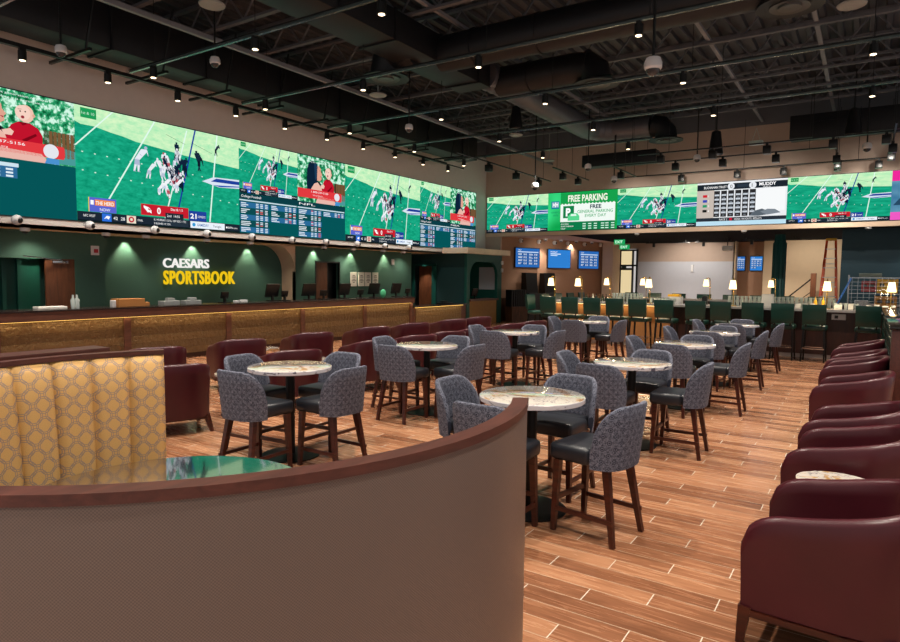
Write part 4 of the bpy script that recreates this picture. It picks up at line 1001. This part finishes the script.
m = MB(); m.box(-.2, .2, -.1, .75, 0, .62); m.build('wood_base', SLAT, t, False)
m = MB(); m.box(-.2, .12, -.1, .75, .62, 1.3)
for k in range(7): m.box(.12, .16, -.1+.12*k, -.05+.12*k, .62, 1.3)
m.build('slat_panel', BLKP, t, False)
# ================================================================== screens
GR = em_noise('screen_grass', [(.3, '#058a68'), (.7, '#1fb68e')], (1, 2.2, 5), 3., 5.)
GRL = em_noise('screen_sunlit_grass', [(.3, '#a6eab4'), (.7, '#dcf9c8')], (1, 2., 4), 3., 4.)
LEAFM = em_noise('screen_leaves', [(.38, '#0d5a35'), (.5, '#2fae74'), (.6, '#d6fbe8')], (1, 1, 1), 9., 4.)
class Pane:
    """flat LED picture: O lower corner, u across, v up, nrm towards the viewer; colours as thin layers of light-emitting film"""
    def __init__(s, O, u, W, H, nrm):
        s.O, s.u, s.W, s.H, s.n = Vector(O), Vector(u), W, H, Vector(nrm); s.m = MB(); s.mats = []; s.L = 0
        s.t = (0, 0, 1, 1); s.aspect = 1
    def sub(s, a, b, c, d): s.t = (a, b, c, d)
    def pt(s, x, y, l): a, b, c, d = s.t; x = a+(c-a)*x; y = b+(d-b)*y; return s.O+s.u*(x*s.W)+Vector((0, 0, y*s.H))+s.n*(.002+l*.0015)
    def mi(s, ma):
        if isinstance(ma, str): ma = em(ma)
        if ma not in s.mats: s.mats.append(ma)
        return s.mats.index(ma)
    def poly(s, pts, ma, l=1): s.m.poly([s.pt(x, y, l) for x, y in pts], s.mi(ma))
    def rect(s, x0, y0, x1, y1, ma, l=1): s.poly([(x0, y0), (x1, y0), (x1, y1), (x0, y1)], ma, l)
    def line(s, x0, y0, x1, y1, w_, ma, l=2): s.poly([(x0-w_, y0), (x0+w_, y0), (x1+w_, y1), (x1-w_, y1)], ma, l)
    def disc(s, x, y, r, ma, l=3, n=16, ry=None):
        a, b, c, d = s.t; k = (c-a)*s.W/((d-b)*s.H) if ry is None else ry/r
        s.poly([(x+r*cos(2*pi*i/n), y+r*k*sin(2*pi*i/n)) for i in range(n)], ma, l)
    def text(s, t, x, y, h, ma, l=4, w_=None, bold=0., align='l'):
        V, Fc = text_geo(t, bold); xs = [v[0] for v in V]; ys = [v[1] for v in V]
        a, b, c, d = s.t; k = ((d-b)*s.H)/((c-a)*s.W); hh = .72
        sx = h/hh*k if w_ is None else w_/(max(xs)-min(xs)); sy = h/hh
        if align == 'c': x -= (max(xs)+min(xs))/2*sx
        mi = s.mi(ma); vv = [s.m.bm.verts.new(s.pt(x+(v[0]-min(xs)*(align == 'l'))*sx, y+v[1]*sy, l)) for v in V]
        for f_ in Fc: s.m.face([vv[i] for i in f_], None, mi)
    def build(s, name, par, label=None): return tag(s.m.build(name, s.mats, par, False), label)
def player(P_, x, y, h, body, leg, seed, l=4, lean=None):
    r = random.Random(seed); k = .5; ln = r.uniform(-.2, .2)*h if lean is None else lean*h
    sx, sy = x+ln, y+h*.84; hx, hy = x, y+h*.45; w_ = h*.085
    P_.poly([(hx-w_*.7, hy), (hx+w_*.7, hy), (sx+w_, sy-h*.02), (sx+w_*.7, sy+h*.03), (sx-w_*.7, sy+h*.03), (sx-w_, sy-h*.02)], body, l)
    P_.disc(sx+ln*.25, sy+h*.09, h*.038, leg if r.random() < .4 else body, l+1, 10)
    for s_ in (-1, 1):
        kx = hx+s_*h*r.uniform(.02, .13)*k; ky = y+h*.24; fx = kx+r.uniform(-.1, .12)*h*k; fy = y+(h*.1 if r.random() < .3 else 0)
        P_.poly([(hx-w_*.6, hy+.01), (hx+w_*.6, hy+.01), (kx+w_*.38, ky), (kx-w_*.38, ky)], leg, l)
        P_.poly([(kx-w_*.34, ky+.005), (kx+w_*.34, ky+.005), (fx+w_*.22, fy), (fx-w_*.22, fy)], body, l)
        P_.poly([(fx-w_*.25, fy), (fx+w_*.6, fy), (fx+w_*.2, fy+h*.035), (fx-w_*.25, fy+h*.035)], leg, l)
        ex = sx+s_*w_*1.1+r.uniform(-.03, .09)*h*k; ey = sy-h*r.uniform(.1, .2); ax = ex+r.uniform(-.02, .14)*h*k; ay = ey-h*r.uniform(-.08, .12)
        P_.poly([(sx+s_*w_*.7-.0016, sy), (sx+s_*w_*.7+.0022, sy+.006), (ex+.003, ey), (ex-.003, ey)], body, l+1)
        P_.poly([(ex-.003, ey), (ex+.003, ey), (ax+.002, ay), (ax-.002, ay)], leg, l+1)
def football(p, big=True):
    p.rect(0, 0, 1, 1, GR, 0)
    p.poly([(0, .86), (.03, .84), (.1, .84), (.18, .815), (.25, .8), (.32, .775), (.45, .755), (.63, .727), (.8, .71), (1, .69), (1, 1), (0, 1)], GRL, 1)
    wl_ = '#e2fbee'
    p.line(0.0, .65, .196, 1, .0045, wl_); p.line(.12, .08, .433, 1, .0045, wl_); p.line(.485, .08, .633, .98, .004, wl_); p.line(.78, .08, .84, 1, .0045, wl_)
    p.line(.557, .1, .688, 1, .005, '#1a3f9c', 3)
    for k in range(16):
        for (xa, ya, xb, yb) in ((.03, .6, .98, .52), (.03, .44, .98, .3)):
            t = k/15; x_ = xa+(xb-xa)*t; y_ = ya+(yb-ya)*t
            if abs(x_-.54) > .11: p.rect(x_, y_, x_+.009, y_+.009, '#d8f5e4', 2)
    p.poly([(.73, .5), (.81, .558), (1, .57), (1, .475), (.85, .46)], '#dbe6f4', 3); p.poly([(.79, .51), (.83, .548), (1, .55), (1, .515)], '#1d3f9a', 4); p.poly([(.8, .475), (.86, .465), (1, .49), (1, .5)], '#2a55b0', 4)
    p.line(.5, .9, .62, .84, .003, '#26402c', 4); p.line(.66, .87, .8, .8, .003, '#26402c', 4)
    r = random.Random(3)
    for k in range(26):
        x_ = .545+r.gauss(0, .042); y_ = .46+r.gauss(0, .085)
        dark = (x_ > .565) != (r.random() < .2)
        player(p, x_, y_, .17, '#10243c' if dark else '#eaeef4', '#0c1c30' if dark else ('#b9c2d6' if r.random() < .7 else '#b8505c'), k, 4+k % 3)
    for k, (x_, y_) in enumerate(((.45, .29), (.48, .33), (.56, .35))): player(p, x_, y_, .16, '#f2f5f9', '#c8d4e6', 50+k, 7, .2)
    player(p, .325, .5, .25, '#e8ecf6', '#aeb9d2', 70); player(p, .71, .6, .2, '#16283c', '#0e1a28', 71); player(p, .725, .66, .14, '#16283c', '#0e1a28', 72); player(p, .828, .785, .12, '#16283c', '#0e1a28', 74)
    p.rect(.03, .9, .11, .985, '#1d9a56', 3); p.text('1st & 10', .035, .93, .025, '#c8f5d8', 4, .065)
    p.rect(0, 0, 1, .085, '#1c2733', 5); p.rect(0, 0, 1, .012, '#0e151c', 6)
    p.rect(.057, .088, .203, .215, '#5a66d0', 5); p.rect(.057, .088, .062, .215, '#e8c84a', 6); p.rect(.09, .145, .195, .198, '#ef8a4a', 6); p.rect(.068, .15, .084, .19, '#ffffff', 6); p.text('THE HERD', .094, .152, .034, '#ffffff', 7, .096, .01); p.text('NOW', .115, .1, .026, '#ffffff', 7)
    p.rect(.34, .1, .633, .205, '#c81e2e', 7); p.poly([(.355, .19), (.385, .175), (.4, .15), (.402, .118), (.39, .13), (.378, .128), (.37, .145), (.356, .17)], '#ffffff', 8); p.poly([(.385, .168), (.397, .15), (.392, .145), (.38, .158)], '#c81e2e', 9)
    p.text('0', .435, .122, .06, '#ffffff', 8, .022, .03); p.text('Dec 8 / 11', .52, .165, .024, '#ffffff', 8, .075, .01)
    p.rect(.485, .085, .6, .14, '#222a34', 8); p.text('2nd  14:55', .495, .1, .024, '#ffffff', 9, .08)
    p.rect(.636, .085, .755, .185, '#22429a', 7); p.text('21', .645, .108, .05, '#ffffff', 8, .042, .03); p.text('COWBOYS', .695, .118, .024, '#ffffff', 8, .052)
    p.rect(.125, .01, .175, .08, '#2f6fd8', 7); p.poly([(.135, .03), (.15, .062), (.168, .055), (.16, .028), (.148, .04)], '#ffffff', 8); p.text('42', .185, .03, .03, '#ffffff', 8); p.text('28', .225, .03, .03, '#ffffff', 8)
    p.rect(.258, .01, .31, .08, '#e6ddc8', 7); p.disc(.284, .045, .016, '#c02838', 8); p.disc(.284, .045, .008, '#e6ddc8', 9); p.text('FINAL', .32, .035, .02, '#ffffff', 8, .03)
    p.text('NFC WEST', .03, .04, .022, '#ffffff', 8, .06)
    p.rect(.41, .012, .63, .085, '#27333f', 9); p.text('K. MURRAY 13/16, 109 YDS, 1 TD', .415, .055, .02, '#ffffff', 10, .2); p.text('3 RUSHES 19 YDS', .415, .02, .018, '#ffffff', 10, .1)
    p.rect(.645, .012, .885, .08, '#e8f2fa', 8); p.text('GAMEDAY', .69, .034, .026, '#1d5fae', 9, .08, .01); p.disc(.668, .046, .011, '#2f9ad8', 9); p.text('Tonight', .8, .034, .024, '#28384a', 9, .06)
    p.disc(.9, .045, .006, '#ffffff', 8); p.text('ESPN.com', .91, .035, .02, '#ffffff', 8, .07)
def baby(p, sh=0.):
    p.rect(0, 0, 1, 1, LEAFM, 0); p.rect(.76, .1, 1, .5, '#4a3426', 1)
    for k in range(6): p.rect(.8+.033*k, .12, .825+.033*k, .5, '#7a5838', 2)
    p.poly([(.86, .02), (1, .02), (1, .24), (.9, .27)], '#4a9a98', 2)
    # mother with dark hair looking at the child
    p.poly([(.2, .1), (.4, .1), (.41, .5), (.42, .74), (.4, .84), (.35, .9), (.28, .91), (.22, .84), (.19, .7), (.18, .4)], '#0e2238', 2)
    p.poly([(.33, .86), (.38, .87), (.41, .8), (.39, .55), (.35, .5)], '#1c3c58', 3)
    p.poly([(.39, .5), (.45, .49), (.485, .54), (.48, .6), (.497, .64), (.47, .7), (.465, .77), (.42, .83), (.395, .82)], '#e0a48e', 3); p.poly([(.45, .6), (.48, .6), (.475, .575)], '#a83040', 4); p.poly([(.43, .72), (.455, .73), (.455, .715)], '#3a2018', 4)
    p.poly([(.25, .1), (.62, .1), (.64, .28), (.52, .38), (.42, .47), (.33, .42), (.27, .3)], '#eab8a8', 3); p.poly([(.4, .46), (.5, .33), (.52, .36), (.43, .49)], '#1a1420', 4)
    # child in a red shirt
    p.disc(.632, .69, .06, '#f0c4b0', 5, 24, .13); p.disc(.612, .7, .055, '#f6d2c2', 6, 20, .11); p.disc(.69, .68, .011, '#e0a890', 6, 10, .025)
    p.disc(.594, .715, .006, '#3a2820', 7, 8, .011); p.disc(.63, .72, .006, '#3a2820', 7, 8, .011); p.disc(.61, .635, .013, '#9a3038', 7, 10, .024); p.poly([(.577, .745), (.604, .75), (.604, .743), (.577, .738)], '#8a6a50', 7)
    p.poly([(.48, .36), (.53, .5), (.58, .56), (.66, .56), (.72, .5), (.75, .4), (.75, .12), (.55, .12), (.5, .24)], '#c0142c', 4); p.poly([(.58, .56), (.61, .51), (.66, .56)], '#8a0a1c', 5)
    p.poly([(.6, .3), (.7, .42), (.71, .39), (.62, .27)], '#7a0818', 5); p.poly([(.46, .4), (.52, .44), (.545, .4), (.53, .34), (.48, .34)], '#f0c4b4', 5)
    p.text('Care about the next generation of players', .16, .93, .032, '#eafff4', 5, .66); p.text('Ask for help before it is a problem', .24, .87, .032, '#eafff4', 5, .5)
    p.rect(0, .09, .905, .285, '#e23a40', 6); p.disc(.905, .187, .012, '#e23a40', 6, 16, .097); p.text('1-800-237-5156', .27, .215, .042, '#ffffff', 7, .35); p.text('help guide.org', .3, .15, .03, '#ffe4e4', 7, .2)
    p.poly([(.36, .0), (.8, .0), (.74, .13), (.4, .15)], '#eab8ac', 6)
    p.disc(.81, .19, .058, '#e4e7ee', 8, 28); p.poly([(.76, 0), (.87, 0), (.87, .08), (.78, .09)], '#4a92d0', 9)
TEALS = '#055457'
def odds(p, rows_, cols, seed=0, title='College Football'):
    r = random.Random(seed); p.rect(0, 0, 1, 1, TEALS, 0); p.rect(0, .86, 1, 1, '#0b3c44', 1); p.text(title, .03, .9, .06, '#ffffff', 2, .32)
    p.rect(.0, .81, .98, .84, '#cfe4ee', 2)
    cw = 1/cols[-1]
    for ci in range(cols[0]):
        for k in range(rows_[ci]):
            x0 = ci*cw+.015; y1 = .78-.155*k; y0 = y1-.135
            p.rect(x0, y0, x0+cw-.03, y1, '#2a6a98' if k % 2 == 0 else '#0d4a50', 1)
            for q in range(3):
                yy = y1-.035-q*.042
                p.rect(x0+.01, yy, x0+.01+cw*r.uniform(.14, .32), yy+.02, '#e9f4fa', 2)
                for c_ in (.5, .64, .8):
                    p.rect(x0+cw*c_, yy, x0+cw*(c_+.09), yy+.022, '#dfeef8' if r.random() < .85 else '#e06a6a', 2)
# ---- sportsbook wall
wl = thing('sportsbook_screen_wall', 'long screen wall of football pictures, odds lists and portraits above the betting counter', 'screen', (0, 0, 0))
zb_, zt_ = 2.86, 5.13
ys_ = [4.2]+[atx(px, 200, XV+.012).y for px in (76.5, 239.2, 297.5, 345, 420, 450.3, 476)]
m = MB(); m.box(XV-.02, XV+.011, ys_[0]-.02, ys_[-1]+.02, zb_-.02, zt_+.02); m.build('screen_housing', BLKP, wl, False)
def pane(i, name, fn):
    p = Pane((XV+.012, ys_[i], zb_), (0, 1, 0), ys_[i+1]-ys_[i], zt_-zb_, (1, 0, 0)); fn(p); return p.build(name, wl)
def f0(p):
    p.rect(0, 0, 1, 1, TEALS, 0); p.sub(0, .455, 1, 1); p2 = p
    p.rect(0, 0, 1, 1, LEAFM, 1)
    a_ = (0, .455, 1, 1)
    class T: pass
    # the portrait is drawn with its left part outside the frame
    q = p; q.sub(0, .455, 1, 1)
    baby(q)
    q.sub(0, 0, 1, 1); q.rect(.1, .3, .56, .4, '#2f6a98', 2); q.rect(.1, .39, .57, .42, '#cfe4ee', 3)
    for k in range(3):
        for c_ in range(5): q.rect(.12+.09*c_, .307+.027*k, .17+.09*c_, .322+.027*k, '#e4f1f8', 4)
p_ = Pane((XV+.012, 1.5, zb_), (0, 1, 0), 2.7, zt_-zb_, (1, 0, 0)); odds(p_, (5, 5), (2, 2), 9); p_.build('picture_pane', wl)
m = MB(); m.box(XV-.02, XV+.0115, 1.5, 4.2, zb_, zt_); m.build('screen_housing', BLKP, wl, False)
def clip_pane(i, name, fn): return pane(i, name, fn)
pane(0, 'picture_pane', f0); pane(1, 'picture_pane', football)
def f2(p): p.sub(0, .44, 1, 1); football(p); p.sub(0, 0, 1, .44); odds(p, (5, 3), (2, 2), 1); 
def f3(p): p.sub(0, .44, 1, 1); baby(p, .0); p.sub(0, 0, 1, .44); odds(p, (5, 1), (2, 2), 2, 'NFL')
def f5(p): p.sub(0, .42, 1, 1); football(p); p.sub(0, 0, 1, .42); odds(p, (5, 1), (2, 2), 3)
def f6(p): p.sub(0, .42, 1, 1); baby(p, .0); p.sub(0, 0, 1, .42); odds(p, (5, 3), (2, 2), 4, 'NBA')
pane(2, 'picture_pane', f2); pane(3, 'picture_pane', f3); pane(4, 'picture_pane', football); pane(5, 'picture_pane', f5); pane(6, 'picture_pane', f6)
# ---- back wall
wb = thing('bar_screen_wall', 'row of screens over the bar with football, free parking and score table', 'screen', (0, 0, 0))
xs_ = [aty(px, 200, YB-.012).x for px in (487.3, 548.3, 617.7, 697, 787, 891)]+[3.2]
zb2, zt2 = 3.61, 5.03
m = MB(); m.box(xs_[0]-.02, xs_[-1]+.02, YB-.011, YB+.02, zb2-.02, zt2+.02); m.build('screen_housing', BLKP, wb, False)
def pane2(i, fn):
    p = Pane((xs_[i], YB-.012, zb2), (1, 0, 0), xs_[i+1]-xs_[i], zt2-zb2, (0, -1, 0)); fn(p); return p.build('picture_pane', wb)
def park(p):
    p.rect(0, 0, 1, 1, em_noise('screen_green_glow', [(.3, '#0aa04a'), (.7, '#3ce48a')], (1, 1, 1), .9, 1.), 0)
    p.rect(.05, .58, .17, .78, '#1d7fa0', 1); p.text('HH', .07, .63, .12, '#ffffff', 2, .085, .05); p.text('HORSESHOE', .05, .46, .05, '#0c7a5a', 2, .13); p.text('HOTEL', .08, .38, .05, '#0c7a5a', 2, .08)
    p.rect(.19, 0, 1, 1, '#16a04c', 1); p.rect(.19, .22, .97, .68, '#f2fbf4', 2)
    for k in range(16): p.poly([(.19+.049*k, .66), (.24+.049*k, .66), (.215+.049*k, .71)], '#f2fbf4', 3)
    p.text('FREE PARKING', .3, .75, .17, '#f4f8e8', 3, .56, .03)
    p.rect(.23, .32, .39, .64, '#108048', 3); p.text('P', .27, .38, .2, '#ffffff', 4, .07, .05)
    p.poly([(.3, .25), (.47, .25), (.47, .36), (.44, .44), (.34, .44), (.3, .36)], '#58d890', 5); p.poly([(.34, .37), (.43, .37), (.42, .42), (.35, .42)], '#e4fbee', 6)
    p.text('FREE', .62, .55, .1, '#123a4a', 4, .16, .03); p.text('GENERAL PARKING', .44, .44, .08, '#2fae6a', 4, .5, .01); p.text('EVERY DAY', .55, .33, .08, '#2fae6a', 4, .3, .01)
    p.rect(.19, 0, .97, .22, '#0d7a48', 3)
    for k, t in enumerate(('SELF PARK', 'GUEST PARKING', 'VALET')): p.text(t, .2, .145-.06*k, .035, '#ffffff', 4)
    for c_ in (.52, .6, .68, .78, .84, .92):
        for k in range(3): p.rect(c_, .145-.06*k, c_+.045, .17-.06*k, '#d8f6e4', 4)
def stats(p):
    p.rect(0, 0, 1, 1, '#eceff2', 0); p.poly([(0, .12), (.2, .12), (.2, .84), (0, .84)], '#c8bcb2', 1)
    p.rect(0, .82, 1, .96, '#1c252e', 2); p.text('BUCHANAN TRUST', .08, .86, .055, '#ffffff', 3, .26, .01); p.disc(.39, .89, .04, '#e8ecf0', 3, 20); p.text('0', .38, .85, .08, '#1c252e', 4); p.disc(.63, .89, .04, '#e8ecf0', 3, 20); p.text('1', .62, .85, .08, '#1c252e', 4)
    p.rect(.46, .86, .58, .93, '#2c3844', 3); p.text('MUDDY', .7, .87, .07, '#ffffff', 3, .18, .03); p.text('TRACK', .74, .82, .035, '#ffffff', 3)
    for c_ in range(6):
        x0 = .2+.08*c_; p.rect(x0, .2, x0+.066, .8, '#2b2a2c', 2)
        for k in range(5): p.rect(x0+.006, .68-.1*k, x0+.06, .72-.1*k, '#c8cfd8', 3); p.rect(x0+.02, .63-.1*k, x0+.046, .645-.1*k, '#8a929c', 3)
    for k, c_ in enumerate(('#d02030', '#3548b8', '#28986a', '#1a1a1a')): p.rect(.07, .66-.115*k, .12, .72-.115*k, c_, 3); p.text(str(k+1), .13, .665-.115*k, .05, '#ffffff', 3)
    p.rect(.67, .3, .98, .8, '#f8fafb', 2); p.poly([(.6, .2), (.66, .31), (.74, .35), (.8, .3), (.82, .22), (.7, .19)], '#59636c', 3); p.poly([(.72, .28), (.8, .34), (.88, .33), (.94, .25), (.8, .21)], '#7d8790', 4)
    p.rect(0, .1, 1, .18, '#28303a', 2); p.text('RACE 2', .27, .115, .045, '#ffffff', 3, .09); p.rect(.385, .105, .415, .17, '#c82038', 3); p.text('ODDS  PAYOUTS  RESULTS', .44, .115, .045, '#ffffff', 3, .3)
    p.rect(0, 0, 1, .1, '#bfe2f2', 1)
def mag(p):
    p.rect(0, 0, 1, 1, em_noise('screen_sky', [(.3, '#2a6a94'), (.7, '#7fb4cc')], (1, 1, 1), .9, 3.), 0); p.rect(0, .79, 1, 1, '#f0289a', 1); p.rect(0, 0, 1, .16, '#f05ac4', 1)
    p.poly([(.02, .3), (.1, .5), (.3, .55), (.6, .42), (.9, .5), (1, .3)], '#274a64', 1)
pane2(0, football); pane2(1, park); pane2(2, football); pane2(3, stats); pane2(4, football); pane2(5, mag)
# ---- blue televisions
def tv(O, u, W, H, nrm, lab, kind, g='blue wall televisions'):
    u = Vector(u).normalized(); nrm = Vector(nrm).normalized()
    t = thing('wall_television', lab, 'television', (0, 0, 0), 0, g)
    O = Vector(O); m = MB(); c = [O-u*.03-Vector((0, 0, .03)), O+u*(W+.03)-Vector((0, 0, .03)), O+u*(W+.03)+Vector((0, 0, H+.03)), O-u*.03+Vector((0, 0, H+.03))]
    m.loft([[q-nrm*.06 for q in c], c]); m.build('casing', BLKP, t, False)
    p = Pane(O, u, W, H, nrm); p.rect(0, 0, 1, 1, '#2f7fd0' if kind else '#2a68b4', 0)
    if kind == 1:
        p.text('PAYOUT', .1, .84, .07, '#ffffff', 2, .3, .02); p.rect(.1, .74, .55, .79, '#d8ecff', 2); p.rect(.1, .66, .4, .7, '#d8ecff', 2)
    else:
        p.text('ODDS', .1, .87, .06, '#ffffff', 2); p.rect(.08, .78, .95, .83, '#cfe2f4', 2)
        r = random.Random(5)
        for a_ in (.08, .53):
            for k in range(4 if kind == 0 else 4):
                y = .62-.16*k
                if a_ > .5 and k > 2 and kind != 0: continue
                p.rect(a_, y, a_+.42, y+.12, '#1a4f92', 1)
                for q in range(2):
                    p.rect(a_+.02, y+.02+.05*q, a_+.02+r.uniform(.1, .18), y+.045+.05*q, '#e4f0fb', 2)
                    for c_ in (.24, .32): p.rect(a_+c_, y+.02+.05*q, a_+c_+.06, y+.045+.05*q, '#e4f0fb', 2)
    p.build('screen', t)
for k, (xa, xb, kd) in enumerate(((515.7, 539.3, 0), (548.2, 570.3, 1), (579, 598.5, 0))):
    a, b = onb(xa, 258, .1), onb(xb, 258, .1); a.z = 2.24
    tv(a, D, (b-a).xy.length, .79, Nn, 'blue wall screen on the brown wall, %s' % ('first from the corner, filled with odds', 'nearly empty, in the middle of three', 'third from the corner, filled with odds')[k], kd)
for k, (xa, xb) in enumerate(((736, 744.5), (750, 762))):
    a, b = aty(xa, 270, YFR+.5), aty(xb, 270, YFR+.5)
    tv((a.x, YFR+.5, 2.22), (1, 0, 0), b.x-a.x, .6, (0, -1, 0), 'blue screen in the far brown recess, %s' % ('partly hidden by the pale wall' if k == 0 else 'beside the teal column'), k*2, 'far blue screens')
# ================================================================== general light
def area(p, sx, sy, e, col, rot=(0, 0, 0)):
    l = bpy.data.lights.new('area', 'AREA'); l.shape = 'RECTANGLE'; l.size = sx; l.size_y = sy; l.energy = e; l.color = col
    o = bpy.data.objects.new('ceiling_wash_light', l); COL.objects.link(o); o.location = p; o.rotation_euler = rot; return o
for x, y in ((-9, 2), (-9, 27), (-3, 27)):
    pass
for x, y, e in ((-11.5, 25, 150), (-7, 27.5, 400), (-3, 28, 300), (1.5, 23.4, 100), (-4, 19.5, 300), (0, 19.5, 250), (-11.2, 27, 90)):
    spot_light((x, y, 3.3 if y > 22 else 5.0), (x+.01, y, 0), e, 120, .8, .1)
spot_light((-1.9, 27.5, 3.3), (-1.9, 30, 1.6), 180, 110, .8, .1); spot_light((-6.5, 27.8, 3.3), (-6.5, 30, 1.6), 260, 120, .8, .1)
spot_light((-10.4, 24.2, 3.3), (-11.9, 25.5, 1.4), 90, 120, .8, .1)

for y in (3, 6, 9, 12, 15, 18): spot_light((-13.6, y, 2.6), (-13.75, y, 0), 45, 130, .9, .08, (1, .85, .65))
